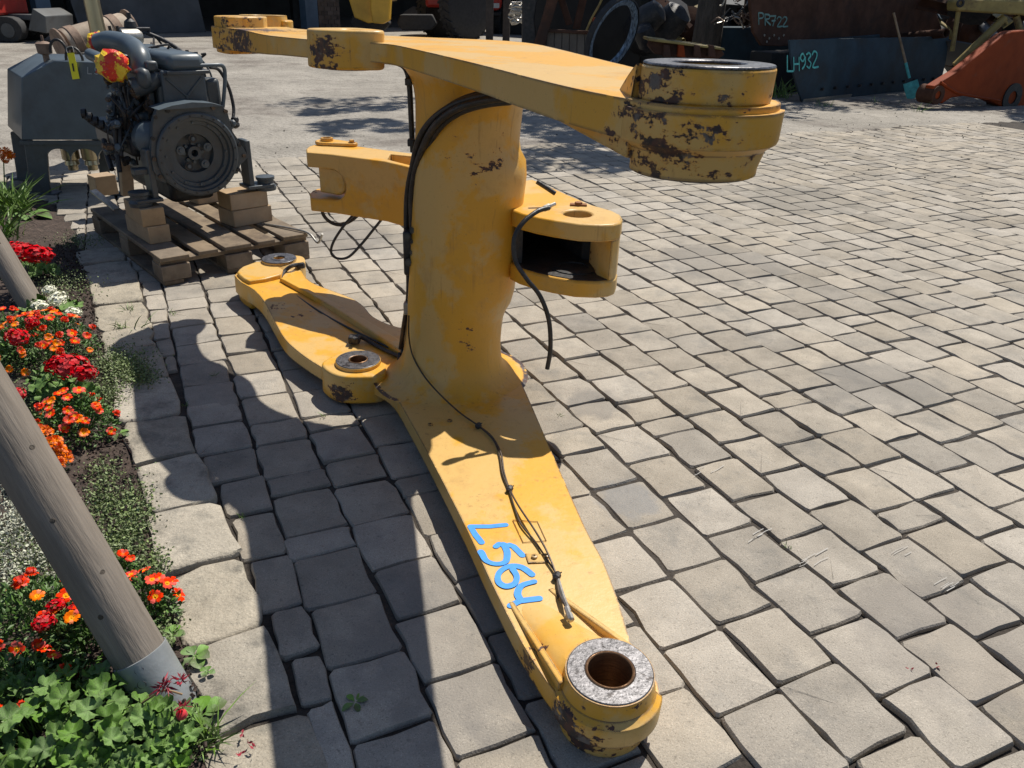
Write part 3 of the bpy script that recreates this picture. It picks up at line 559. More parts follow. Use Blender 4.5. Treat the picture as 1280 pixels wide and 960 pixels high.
def inset(p, d): q = Vector((p.x, p.y, 0)); return q+(cen-q).normalized()*d
ew = [P2[6], P2[7], P2[8], P2[9], P2[10], inset(P2[10], .06), inset(P2[6], .06)]; ew = [inset(p, .003) for p in ew]
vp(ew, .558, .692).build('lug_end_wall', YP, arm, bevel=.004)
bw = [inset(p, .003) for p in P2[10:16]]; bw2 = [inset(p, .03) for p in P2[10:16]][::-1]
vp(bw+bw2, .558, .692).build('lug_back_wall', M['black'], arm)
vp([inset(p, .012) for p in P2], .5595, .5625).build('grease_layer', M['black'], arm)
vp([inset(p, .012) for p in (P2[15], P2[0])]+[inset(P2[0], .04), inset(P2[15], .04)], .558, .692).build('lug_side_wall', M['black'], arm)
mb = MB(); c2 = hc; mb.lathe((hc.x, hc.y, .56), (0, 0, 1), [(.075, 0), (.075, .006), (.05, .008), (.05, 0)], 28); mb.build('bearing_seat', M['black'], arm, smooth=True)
mb = MB(); c2 = gz(723, 257, .745); mb.tube([(c2.x, c2.y, .742), (c2.x, c2.y, .757)], .013, 6); mb.box((c2.x, c2.y, .748), .055, .022, .006); mb.build('bolt', mat('rusty_bolt', (.2, .09, .04), .7, .4), arm)
# ---- far lug: solid arm with a slot at its tip and a bearing eye inside
fp = [(383, 190.5), (382.5, 186), (386, 183), (393, 180.8), (420, 181.5), (448, 183), (513, 191.5), (560, 198), (560, 221), (510, 208.5), (480, 201.5), (414, 193)]
P3 = [gz(x, y, .745) for x, y in fp]
o = vp(P3, .495, .745).build('lug_arm', YP, arm)
ax = (P3[9]-P3[11]).normalized(); ax.z = 0; ax.normalize(); sd_ = Vector((-ax.y, ax.x, 0))
tip = Vector((P3[0].x, P3[0].y, 0))
zc, hr = .618, .066; prof = [(-.12, zc-hr), (.105, zc-hr)]+[(.105+hr*math.sin(a)*1.0, zc-hr*math.cos(a)) for a in np.linspace(.2, PI-.2, 9)]+[(.105, zc+hr), (-.12, zc+hr)]
mb = MB(); mb.prism([tip+ax*a+Vector((0, 0, z))-sd_*.3 for a, z in prof], [tip+ax*a+Vector((0, 0, z))+sd_*.4 for a, z in prof]); c1 = mb.build('cutter', YP, arm)
pk = [gz(x, y, .745) for x, y in ((484, 199), (488, 192), (560, 199.5), (560, 215), (520, 208))]
c3 = vp(pk, .64, .80).build('cutter', YP, arm)
boolean(o, [c1, c3]); b = o.modifiers.new('bevel', 'BEVEL'); b.width = .005; b.segments = 2; b.limit_method = 'ANGLE'; b.angle_limit = math.radians(50)
prof = [(.006, zc-hr+.016), (.10, zc-hr+.016)]+[(.10+(hr-.01)*math.sin(a), zc+.006-(hr-.010)*math.cos(a)) for a in np.linspace(.2, PI-.2, 9)]+[(.10, zc+hr-.003), (.006, zc+hr-.003)]
mb = MB(); mb.prism([tip+ax*a+Vector((0, 0, z))+sd_*.055 for a, z in prof], [tip+ax*a+Vector((0, 0, z))+sd_*.12 for a, z in prof]); mb.build('bearing_eye', YP, arm, bevel=.008)
kc = gz(409, 180, .746); k2 = gz(440, 182.5, .746)
mb = MB(); pts = [kc+Vector((math.cos(a)*.052, math.sin(a)*.052, 0)) for a in np.linspace(PI*.4, PI*1.6, 10)]+[k2+Vector((math.cos(a)*.026, math.sin(a)*.026, 0)) for a in np.linspace(-PI*.5, PI*.5, 6)]
mb.prism(pts, [p+Vector((0, 0, .014)) for p in pts]); mb.build('keeper_plate', YP, arm, bevel=.003)
mb = MB(); mb.lathe(kc+Vector((0, 0, .013)), (0, 0, 1), [(.028, 0), (.028, .014), (.018, .014), (.018, .008)], 20); mb.build('pin_head', YP, arm, smooth=True)
mb = MB(); mb.lathe(k2+Vector((0, 0, .013)), (0, 0, 1), [(.018, 0), (.018, .003), (.012, .003), (.012, .013)], 6); mb.build('bolt', YP, arm)
# ---- stiffener bar and rails on the lower plate
mb = MB(); b0, b1 = W(2.70, -.045, .128), W(1.66, .215, .098); dirb = (b1-b0).normalized(); sb = Vector((0, 0, 1)).cross(dirb).normalized()
fr = []
for t in np.linspace(0, 1, 12):
    c = b0.lerp(b1, t)+sb*(.02*math.sin(PI*t)); wd = .026+.05*t; h = .016+.020*t
    fr.append([c-sb*wd*.5, c-sb*wd*.42+Vector((0, 0, h)), c+sb*wd*.42+Vector((0, 0, h*.75)), c+sb*wd*.6])
vs = [p for r in fr for p in r]; mb.add(vs, [(i*4+j, i*4+j+1, (i+1)*4+j+1, (i+1)*4+j) for i in range(11) for j in range(3)]+[(0, 1, 2, 3), (44, 45, 46, 47)])
mb.build('stiffener_bar', YP, arm, bevel=.004)
mb = MB()
for (x, y) in ((668, 698), (683, 697)): p = gz(x, y, .1); mb.lathe(p, (0, 0, 1), [(.008, 0), (.008, .009), (.003, .010), (.003, .003)], 10)
mb.build('stud', YP, arm, smooth=True)
mb = MB(); mb.prism([gz(*p, .0985) for p in ((656, 692), (688, 693), (686, 703), (660, 704))], [gz(*p, .103) for p in ((656, 692), (688, 693), (686, 703), (660, 704))]); mb.build('pad_plate', YP, arm, bevel=.0015)
mb = MB(); q = [gz(*p, .102) for p in ((641, 650), (672, 652), (683, 676), (654, 678), (641, 650))]; mb.tube(q, .0011, 5); mb.build('weld_bead', YP, arm)
for cx, cy in ((538, 531), (562, 526), (345, 362), (358, 360)):
    p = gz(cx, cy, .1); mb = MB(); mb.lathe(p, (0, 0, 1), [(.009, 0), (.008, .004), (.004, .004), (.004, .001)], 12); mb.build('stud', YP, arm, smooth=True)
# ---- hoses down the side of the tube
def pts3(lst, Y): return [gy(x, y, Y[i] if isinstance(Y, list) else Y) for i, (x, y) in enumerate(lst)]
hp = [(634, 120), (603, 124), (572, 134), (545, 153), (528, 178), (519, 210), (515, 245), (514, 290), (514, 330), (515, 370), (512, 405), (506, 440)]
hY = [2.40, 2.42, 2.45, 2.50, 2.56, 2.62, 2.66, 2.68, 2.70, 2.72, 2.74, 2.79]
for k, (dx, dy, dY, r) in enumerate([(-5, -4, 0, .010), (1, 2, -.02, .011), (6, 7, 0, .010), (-1, -7, .03, .009)]):
    q = [(x+dx*(1 if i > 3 else .55)+(1.5*math.sin(i*1.7+k)), y+dy*(1 if i < 5 else .2)) for i, (x, y) in enumerate(hp)]
    pt = [gy(x, y, hY[i]+dY) for i, (x, y) in enumerate(q)]
    MB().tube(smoothpoly(pt, 6), r, 10).build('hose', M['hose'], arm, smooth=True)
q = [gy(x, y, Y) for x, y, Y in ((476, 76, 2.78), (497, 79, 2.72), (508, 88, 2.68), (512, 110, 2.68), (514, 150, 2.69), (516, 190, 2.70))]
MB().tube(smoothpoly(q, 6), .009, 8).build('hose', M['hose'], arm, smooth=True)
for x, y, Y in ((511, 102, 2.66), (514, 178, 2.66)): p = gy(x, y, Y); b = MB(); b.box(p, .022, .03, .022); b.build('hose_clip', M['hose'], arm, bevel=.003)
q = [gy(x, y, 2.69) for x, y in ((526, 190), (527, 260), (526, 330), (525, 400))]; MB().tube(smoothpoly(q, 4), .005, 8).build('brake_pipe', M['steel'], arm, smooth=True)
mb = MB()                                 # valve block with its unions half way down
p = gy(514, 315, 2.66); mb.box(p, .05, .05, .16); mb.build('valve_block', M['hose'], arm, bevel=.008)
for x, y in ((517, 288), (518, 302), (517, 316), (509, 296), (511, 328)):
    p = gy(x, y, 2.62); MB().lathe(p, (p-CAM)*-1, [(.014, -.03), (.014, .01), (.009, .01), (.009, .022)], 8).build('fitting', mat('grimy_fitting', (.10, .09, .07), .5, .5, var=.4), arm, smooth=True)
p = gy(510, 385, 2.70); MB().box(p, .03, .03, .045).build('hose_clip', M['fitting'], arm, bevel=.003)
# clutter of fittings where hoses reach the lower plate
for i, (x, y) in enumerate(((505, 443), (500, 447), (509, 436), (503, 452))):
    p = gz(x, y, .125); MB().lathe(p, (.3*i-.4, .5, .6), [(.007, -.02), (.012, -.01), (.012, .008), (.006, .02)], 8).build('fitting', M['hose'], arm, smooth=True)
q = [gz(x, y, z) for x, y, z in ((503, 447, .115), (480, 437, .11), (460, 426, .115), (447, 420, .13), (441, 425, .135))]; MB().tube(smoothpoly(q, 5), .008, 8).build('hose', M['hose'], arm, smooth=True)
p = gz(443, 424, .125); b = MB(); b.box(p, .045, .04, .03); b.build('grease_block', M['black'], arm, bevel=.006)
q = [gz(x, y, z) for x, y, z in ((378, 331, .13), (366, 332, .15), (356, 339, .13), (351, 350, .115), (360, 362, .112), (400, 390, .112), (440, 412, .112), (490, 436, .112))]; MB().tube(smoothpoly(q, 5), [.010]*16+[.005]*20, 8).build('hose', M['hose'], arm, smooth=True)
p = gz(376, 332, .14); MB().lathe(p, (1, .2, .1), [(.011, -.02), (.016, -.01), (.016, .015), (.009, .02)], 8).build('fitting', M['black'], arm, smooth=True)
def line(name, px, zz, r, m, n=5):
    q = [gz(x, y, zz if not isinstance(zz, list) else zz[i]) for i, (x, y) in enumerate(px)]; return MB().tube(smoothpoly(q, n), r, 6).build(name, m, arm, smooth=True)
line('grease_line', [(511, 395), (511, 420), (516, 445), (530, 470), (550, 493), (575, 516), (598, 532), (615, 546), (626, 566), (630, 590), (637, 611), (648, 632), (668, 662), (684, 690), (695, 718), (699, 742), (711, 765)], [.42, .30, .22, .17, .135, .108, .107, .106, .11, .106, .106, .115, .12, .12, .108, .115, .125], .0029, M['brake'])
line('grease_line', [(600, 534), (616, 549), (624, 568), (628, 592), (636, 612), (643, 634), (651, 655), (668, 676), (686, 703), (697, 722), (697, 748)], .106, .0026, M['brake'])
line('grease_line', [(697, 722), (704, 745), (712, 765)], [.106, .118, .13], .005, M['fitting'])
for x, y, z in ((598, 532, .108), (637, 611, .108), (696, 720, .11)):
    p = gz(x, y, z); b = MB(); b.lathe(p, (.3, .8, .1), [(.006, -.012), (.010, -.006), (.010, .006), (.006, .012)], 7); b.tube([p+Vector((-.011, -.003, .003)), p, p+Vector((.012, .008, .006))], .0018, 5); b.build('hose_clip', M['black'], arm)
p = gz(711, 768, .135); MB().lathe(p, (-.2, .8, .1), [(.004, -.02), (.009, -.016), (.009, .0), (.0065, .002), (.0065, .02)], 8).build('grease_nipple', M['fitting'], arm, smooth=True)
# loose hoses hanging on the lugs
q = [gy(x, y, Y) for x, y, Y in ((686, 260, 2.43), (672, 264, 2.40), (654, 278, 2.36), (643, 298, 2.34), (644, 325, 2.33), (658, 348, 2.32), (675, 370, 2.32), (686, 400, 2.32), (688, 435, 2.32), (684, 461, 2.32))]
MB().tube(smoothpoly(q, 6), .0075, 10).build('hose', M['hose'], arm, smooth=True)
p0, p1 = gy(678, 262, 2.42), gy(691, 256, 2.45); MB().lathe(p0, p1-p0, [(.006, 0), (.010, .01), (.010, .03), (.006, .03), (.006, .055)], 8).build('fitting', M['fitting'], arm, smooth=True)
q = [gy(x, y, Y) for x, y, Y in ((671, 227, 2.62), (682, 234, 2.62), (694, 242, 2.62))]; MB().tube(q, .008, 8).build('hose', M['hose'], arm)
q = [gy(x, y, 3.45) for x, y in ((403, 258), (404, 268), (412, 277), (425, 281), (440, 275), (452, 264))]; MB().tube(smoothpoly(q, 6), .008, 8).build('hose', M['hose'], arm, smooth=True)
q = [gy(x, y, 3.4) for x, y in ((444, 266), (430, 282), (417, 302), (414, 316), (422, 323), (436, 321), (452, 305), (466, 288), (478, 273))]; MB().tube(smoothpoly(q, 6), .006, 8).build('hose', M['hose'], arm, smooth=True)
# spray-painted number on the lower plate
ZP = .1004
sw = .0165
strokes = [[(632, 656), (612, 658), (588, 658), (594, 668), (602, 678)],
           [(637, 681), (642, 683), (653, 694)], [(637, 682), (624, 680), (620, 683)], [(629, 680), (634, 690), (632, 702), (620, 705), (608, 701), (603, 693), (601, 690)],
           [(665, 718), (652, 709), (636, 708), (624, 716), (623, 727), (632, 733), (643, 730), (646, 721), (641, 712)],
           [(638, 757), (650, 751), (674, 748)], [(651, 750), (647, 742), (652, 732), (668, 727)]]
for i, st in enumerate(strokes):
    st = smoothpoly(st, 4) if len(st) > 3 and i else st
    pc = MB(); ribbon(pc, [gz(x, y, ZP+.0002*i) for x, y in st], Vector((0, 0, 1)), sw, .0003); pc.build('painted_stroke', M['blue'], arm, fix=False)

# ================================================================ PALLET, TIMBER BLOCKS
PO = Vector((-1.7598, 3.7388, 0)); E1 = Vector((.7521, .6591, 0)); E2 = Vector((-.6591, .7521, 0)); AX = (E1, E2, Vector((0, 0, 1)))
def Q(p, q, z=0): return PO+E1*p+E2*q+Vector((0, 0, z))
rg = random.Random(11)
pal = empty('pallet', PO, 'weathered wooden pallet carrying the grey engine', 'pallet')
for p, wd in ((.072, .145), (.245, .10), (.40, .145), (.555, .10), (.728, .145)):
    b = MB(); b.box(Q(p, .6+rg.uniform(-.006, .006), .133+rg.uniform(-.002, .002)), wd, 1.2, .022, AX); b.build('deck_board', M['wood'], pal, bevel=.004)
for q in (.0725, .6, 1.1275): b = MB(); b.box(Q(.4, q, .1105), .8, .145 if q == .6 else .10, .021, AX); b.build('cross_board', M['wood'], pal, bevel=.003)
for p in (.05, .4, .75):
    b = MB(); b.box(Q(p, .6, .011), .10 if p != .4 else .145, 1.2, .021, AX); b.build('bottom_board', M['wood'], pal, bevel=.003)
    for q in (.0725, .6, 1.1275): b = MB(); b.box(Q(p+(.0 if p == .4 else (.02 if p < .4 else -.02)), q, .0605), .143, .143, .078, AX); b.build('block', M['wood'], pal, bevel=.004)
def timber(p, q, z, wx, wy, h, rot, lab):
    c, s_ = math.cos(rot), math.sin(rot); X = E1*c+E2*s_; Y = E2*c-E1*s_
    b = MB(); b.box(Q(p, q, z), wx, wy, h, (X, Y, Vector((0, 0, 1)))); o = b.build('wooden_block', M['block'], None, bevel=.004, loc=Q(p, q, z)); return tag(o, lab, 'wooden block', 'timber blocks under the engine')
timber(.63, .42, .19, .24, .17, .09, .12, 'lower timber block under the right front foot of the engine')
timber(.625, .42, .281, .225, .16, .09, .06, 'upper timber block under the right front foot of the engine')
timber(.09, .43, .19, .11, .34, .09, .03, 'lower timber block under the left front foot of the engine')
timber(.085, .42, .281, .115, .30, .09, -.02, 'upper timber block under the left front foot of the engine')
tq = gz(134, 244, .144)-PO; timber(tq.dot(E1), tq.dot(E2)+.05, .205, .13, .12, .12, .1, 'timber block under the rear left corner of the engine')
timber(.62, 1.0, .21, .16, .13, .13, .1, 'timber block under the rear right corner of the engine')
wq = gz(162, 240, .18)-PO; wp, wq_ = wq.dot(E1), wq.dot(E2); b = MB(); b.box(Q(wp, wq_, .29), .07, .05, .26, (E1*math.cos(.12)-Vector((0, 0, 1))*math.sin(.12), E2, Vector((0, 0, 1))*math.cos(.12)+E1*math.sin(.12)))
tag(b.build('wooden_prop', M['block'], None, bevel=.004, loc=Q(wp, wq_, .15)), 'upright timber prop leaning on the engine side above the pallet', 'wooden block')
# ================================================================ ENGINE
_PO = PO.copy(); PO = PO+E1*.055
eng = empty('engine', Q(.31, .3, .33), 'dark grey diesel engine with round flywheel housing facing the camera, on timber blocks', 'engine')
G = M['grey']; GB = M['greyb']; K = M['black']; FC = Q(.31, .285, .565); AE = -E2     # housing centre, axis toward camera
def E(p, q, z): return Q(p, q, z)
def ebox(name, p, q, z, sx, sy, sz, m=G, bev=.01, par=None): b = MB(); b.box(E(p, q, z), sx, sy, sz, AX); return b.build(name, m, par or eng, bevel=bev)
def etube(name, pts, r, m=G, n=5, sd=10): return MB().tube(smoothpoly([E(*p) for p in pts], n), r, sd).build(name, m, eng, smooth=True)
mb = MB(); mb.lathe(FC, AE, [(.205, -.13), (.212, -.02), (.212, .0), (.204, .006), (.188, .006), (.184, -.008), (.172, -.010), (.168, -.03), (.150, -.032), (.147, -.05), (.10, -.055), (.095, -.085), (.04, -.088), (.035, -.055), (.018, -.055), (.018, -.12)], 56)
fh = mb.build('flywheel_housing', G, eng, smooth=True, angle=25)
for k in range(20):
    a = 2*PI*k/20+.1; p = FC+E1*(.196*math.cos(a))+Vector((0, 0, .196*math.sin(a)))+AE*.004
    MB().cyl(p, p+AE*.003, .0055, 8).build('bolt_hole', K, fh)
for k in range(12):
    a = 2*PI*k/12; p = FC+E1*(.158*math.cos(a))+Vector((0, 0, .158*math.sin(a)))-AE*.032; MB().cyl(p, p+AE*.008, .006, 6).build('bolt', GB, fh)
for k in range(5):
    a = 2*PI*k/5+.35; c = FC+E1*(.075*math.cos(a))+Vector((0, 0, .075*math.sin(a)))-AE*.056; MB().cyl(c, c+AE*.006, .022, 14).build('clutch_pad', K if k % 2 else GB, fh); MB().cyl(c+AE*.004, c+AE*.014, .010, 10).build('clutch_bolt', GB, fh)
for k in range(8):
    a = 2*PI*k/8; c = FC+E1*(.048*math.cos(a))+Vector((0, 0, .048*math.sin(a)))-AE*.09; MB().cyl(c, c+AE*.016, .009, 6).build('hub_bolt', GB, fh)
# trapezoid flange plate behind the ring, with ears
fl = [(-.235, .02), (-.20, .17), (-.17, .235), (.16, .235), (.185, .20), (.20, .10), (.245, .02), (.27, -.04), (.22, -.075), (.20, -.12), (-.20, -.12), (-.235, -.06)]
mb = MB(); mb.prism([FC+E1*x+Vector((0, 0, y))-AE*.05 for x, y in fl], [FC+E1*x+Vector((0, 0, y))-AE*.012 for x, y in fl]); hf = mb.build('housing_flange', G, eng); cb = MB(); cb.cyl(FC+AE*.1, FC-AE*.2, .189, 48); boolean(hf, [cb.build('cutter', G, eng)])
mb = MB(); pts = [(-.17, .235), (-.10, .252), (0, .262), (.10, .252), (.16, .235)]; mb.prism([FC+E1*x+Vector((0, 0, y))+AE*.012 for x, y in pts], [FC+E1*x+Vector((0, 0, y))-AE*.14 for x, y in pts]); hf = mb.build('housing_top', GB, eng); cb = MB(); cb.cyl(FC+AE*.1, FC-AE*.2, .200, 48); boolean(hf, [cb.build('cutter', G, eng)])
ebox('crankcase', .31, .80, .57, .30, .80, .34)
ebox('oil_sump', .31, .80, .36, .24, .70, .14, K, .03)
ebox('cylinder_block', .33, .82, .83, .24, .74, .24, G, .02)
ebox('end_cover', .335, .425, .855, .225, .03, .225, G, .012)
mb = MB(); 
for (a, c) in (((.245, .93), (.335, .84)), ((.335, .84), (.425, .93)), ((.335, .84), (.335, .77))): mb.tube([E(a[0], .408, a[1]), E(c[0], .408, c[1])], .006, 6)
tag(mb.build('pressed_rib', G, eng, smooth=True), kind=None)
for x in (.24, .43):
    for z in (.765, .95): p = E(x, .41, z); MB().cyl(p, p+AE*.008, .008, 6).build('bolt', K, eng)
ebox('valve_cover', .36, .80, 1.0, .19, .78, .085, GB, .03); ebox('cover_lip', .36, .80, .955, .22, .80, .018, G, .004)
for k in range(5): ebox('valve_cover', .20, .50+.14*k, .985, .06, .10, .05, G, .012)
for k in range(5):                        # cylinder fins on the left side
    for j in range(2): ebox('cylinder_cowl', .185, .50+.14*k+.05*j, .83, .03, .022, .22, G, .006)
def EP(px, py, q): P_ = gp(px, py, PO+E2*q, E2); return P_
def ptube(name, lst, r, m=G, n=6, sd=16): return MB().tube(smoothpoly([EP(*p) for p in lst], n), r, sd).build(name, m, eng, smooth=True)
# intake elbow over the left side and its trunk
ptube('intake_pipe', [(124, 54, 1.0), (137, 51, .93), (152, 53, .82), (166, 59, .68), (175, 70, .56), (177, 84, .52), (178, 98, .52)], .050, GB)
etube('intake_duct', [(.10, .50, .88), (.16, .49, .90), (.22, .49, .92)], .05, G)
ebox('duct_shroud', .15, .62, .93, .07, .40, .10, G, .03)
ptube('coolant_pipe', [(113, 68, .95), (124, 73, .75), (138, 80, .58), (150, 86, .52)], .030, GB)
# starter, oil filters, pump, linkage on the left
mb = MB(); mb.lathe(E(.12, .44, .645), -E2, [(.02, -.34), (.065, -.33), (.075, -.30), (.075, -.06), (.06, -.03), (.085, 0), (.085, .06), (.05, .09), (.03, .10)], 24); mb.build('starter_motor', GB, eng, smooth=True)
MB().lathe(E(.16, .50, .73), -E2, [(.03, -.16), (.035, -.15), (.035, .0), (.02, .02)], 16).build('solenoid', G, eng, smooth=True)
for k, (p, q, z, r, h) in enumerate(((.14, .60, .76, .040, .12), (.16, .78, .76, .045, .15), (.18, 1.0, .78, .045, .14))): MB().lathe(E(p, q, z), (0, 0, 1), [(r*.7, -.01), (r, 0), (r, h), (r*.8, h+.012), (r*.4, h+.02)], 18).build('oil_filter', K, eng, smooth=True)
mb = MB(); 
ptube('gear_lever', [(105, 143, .75), (115, 152, .72), (128, 160, .68), (144, 168, .62)], .016, K, 5, 8)
for k in range(6):
    t = k/5; p = EP(105+38*t, 142+24*t, .75-.12*t); MB().lathe(p, E1-E2*.5, [(.015, -.014), (.026, -.01), (.026, .01), (.015, .014)], 10).build('linkage_joint', K, eng, smooth=True)
for k, (p, q, z) in enumerate(((139, 122, .6), (145, 126, .6), (140, 132, .58), (150, 120, .6), (148, 138, .56))): MB().lathe(EP(p, q, z), (.5, -.4, .3), [(.01, -.025), (.022, -.015), (.024, .01), (.012, .025)], 9).build('pump_fitting', K if k % 2 else GB, eng, smooth=True)
for pts, r in (([(146, 120, .6), (143, 150, .56), (146, 185, .5), (150, 215, .45)], .012), ([(155, 128, .55), (150, 160, .5), (152, 195, .46)], .010), ([(152, 100, .6), (149, 125, .56), (151, 150, .52)], .008), ([(130, 175, .8), (134, 195, .7), (140, 212, .62)], .014)): ptube('hose', pts, r, K, 5, 8)
ebox('side_bracket', .08, .60, .60, .10, .30, .10, K, .02); ebox('oil_cooler', .06, .8, .62, .10, .42, .13, G, .02)
# right side: injection pump, lines, guard rail
ebox('injection_pump', .52, .82, .74, .12, .36, .13, G, .02)
for k in range(6):
    q = .62+.08*k; etube('injector_line', [(.53, q, .81), (.56, q+.01*k, .90), (.52, q, .99), (.45, q, 1.03), (.42, q+.03, 1.02)], .0055, K if k % 2 else GB, 4, 6)
for k in range(5): MB().lathe(E(.47, .56+.13*k, .985), (0, 0, 1), [(.018, 0), (.018, .03), (.01, .035), (.01, .055)], 8).build('injector', K if k % 2 else G, eng, smooth=True)
ebox('side_cowl', .50, .52, .83, .09, .10, .17, G, .02); MB().cyl(E(.50, .50, .80), E(.50, .50, .89), .022, 12).build('relay_can', GB, eng, smooth=True)
etube('guard_rail', [(.38, .42, .985), (.50, .42, .985), (.55, .43, .98), (.565, .44, .95), (.555, .44, .88), (.53, .44, .77)], .010, GB, 6, 10)
etube('hose', [(.50, .47, .97), (.56, .50, .95), (.60, .50, .86), (.605, .48, .76), (.58, .45, .70)], .009, K, 6, 8)
for k, (p, z) in enumerate(((.53, .70), (.56, .69), (.58, .705), (.55, .67), (.59, .675))): MB().lathe(E(p, .40+.01*k, z), (.8, -.6, .1*k), [(.008, -.02), (.018, -.014), (.018, .012), (.009, .02)], 8).build('sensor_plug', GB if k % 2 else K, eng, smooth=True)
mb = MB()
for k in range(14):
    a = E(rg.uniform(.38, .58), rg.uniform(.6, 1.15), rg.uniform(.92, 1.04)); c = a+Vector((rg.uniform(-.05, .05), rg.uniform(-.05, .05), rg.uniform(.02, .06))); d = c+Vector((rg.uniform(-.08, .08), rg.uniform(-.08, .08), rg.uniform(-.06, .0)))
    MB().tube(smoothpoly([a, c, d], 4), rg.choice([.006, .009]), 6).build('cable', K, eng, smooth=True)
ebox('turbo_bracket', .36, 1.16, 1.12, .16, .05, .02, K, .004); MB().lathe(E(.34, 1.16, 1.13), (0, 0, 1), [(.035, 0), (.03, .03), (.012, .045), (.012, .075)], 12).build('filler_cap', K, eng, smooth=True)
MB().lathe(E(.26, 1.12, 1.08), E1, [(.03, 0), (.045, .01), (.045, .10), (.03, .12)], 16).build('turbo_body', M['fitting'], eng, smooth=True)
etube('hose', [(.42, 1.15, 1.10), (.50, 1.10, 1.06), (.56, 1.0, 1.0), (.58, .9, .93)], .012, K); ebox('alternator', .30, 1.28, .70, .16, .14, .16, K, .05)
for k in range(2): etube('lift_bracket', [(.22+.04*k, 1.1, 1.05), (.21+.04*k, 1.1, 1.14)], .009, K, 2, 6)
# feet
def foot(p0, p1, zt, sgn):
    mb = MB(); mb.box(E(p0, .36, .48), .03, .10, .26, AX); mb.build('engine_bracket', G, eng, bevel=.005)
    mb = MB(); mb.box(E((p0+p1)/2, .36, zt+.03), abs(p1-p0)+.06, .13, .018, AX); mb.build('engine_foot', G, eng, bevel=.004)
    MB().lathe(E(p1, .35, zt), (0, 0, 1), [(.055, 0), (.058, .02), (.045, .035), (.045, .055), (.052, .06), (.052, .075), (.02, .08)], 20).build('rubber_mount', G, eng, smooth=True)
foot(.59, .685, .327, 1); foot(.07, .0, .327, -1)
mb = MB(); mb.box(E(.04, .36, .50), .10, .06, .03, AX); mb.build('engine_bracket', G, eng, bevel=.004)
etube('drain_hose', [(.62, .30, .15), (.70, .10, .155), (.74, -.02, .15), (.74, -.12, .12), (.73, -.20, .19)], .006, M['fitting'])
ma, mb2 = gz(116, 238, .26), gz(146, 262, .165); md = (mb2-ma).normalized(); ms_ = md.cross(Vector((0, 0, 1))).normalized(); b = MB(); b.box((ma+mb2)/2, (mb2-ma).length, .045, .014, (md, ms_, ms_.cross(md)))
tag(b.build('metal_strip', M['fitting'], None, bevel=.003, loc=Q(-.1, .55, .17)), 'thin bright metal strip lying on the left edge of the pallet', 'scrap metal')
# clutter: bolts, cables, unions, belts
rg2 = random.Random(44)
for k in range(46):
    px, py, q = rg2.uniform(134, 186), rg2.uniform(98, 205), rg2.uniform(.46, .58); p = EP(px, py, q); ax__ = Vector((rg2.uniform(-1, 1), rg2.uniform(-1, 0), rg2.uniform(-.5, 1))); r_ = rg2.uniform(.008, .022)
    MB().lathe(p, ax__, [(r_*.5, -r_*1.6), (r_, -r_), (r_, r_*.5), (r_*.7, r_*.6), (r_*.7, r_*1.4)], rg2.choice([6, 8, 12])).build('union_fitting', rg2.choice([K, G, GB, M['grime']]), eng, smooth=True, angle=30)
for k in range(20):
    a, c = (rg2.uniform(138, 182), rg2.uniform(96, 150)), (rg2.uniform(138, 186), rg2.uniform(150, 212)); q = rg2.uniform(.44, .52)
    ptube('cable', [(a[0], a[1], q+.06), ((a[0]+c[0])/2+rg2.uniform(-9, 9), (a[1]+c[1])/2, q), (c[0], c[1], q+.05)], rg2.choice([.004, .006, .009]), rg2.choice([K, K, G, M['grime']]), 5, 6)
for k in range(13): MB().cyl(E(.235+.016*k, .409, .752), E(.235+.016*k, .400, .752), .0045, 6).build('bolt', K, eng)
for k in range(9): MB().cyl(E(.28, .44+.085*k, .964), E(.28, .44+.085*k, .974), .007, 6).build('bolt', M['grime'], eng); MB().cyl(E(.44, .44+.085*k, .964), E(.44, .44+.085*k, .974), .007, 6).build('bolt', M['grime'], eng)
for k, (x, y) in enumerate(((-.215, .10), (-.225, 0), (-.185, .20), (.175, .205), (.225, .03), (.245, -.03), (.205, -.10), (-.21, -.09), (-.12, .226), (.11, .226))): p = FC+E1*x+Vector((0, 0, y))-AE*.012; MB().cyl(p, p+AE*.010, .011, 6).build('flange_bolt', M['grime'] if k % 2 else K, eng)
for pts, r in (([(226, 78, .45), (236, 92, .42), (241, 110, .42), (238, 128, .43)], .006), ([(222, 62, .7), (240, 74, .6), (252, 96, .5), (258, 120, .46), (262, 135, .44)], .007), ([(205, 60, .9), (222, 64, .8), (238, 84, .6), (246, 112, .46)], .005), ([(240, 66, .6), (247, 76, .55), (250, 92, .5), (243, 108, .46)], .005)): ptube('cable', pts, r, K, 6, 6)
PO = _PO
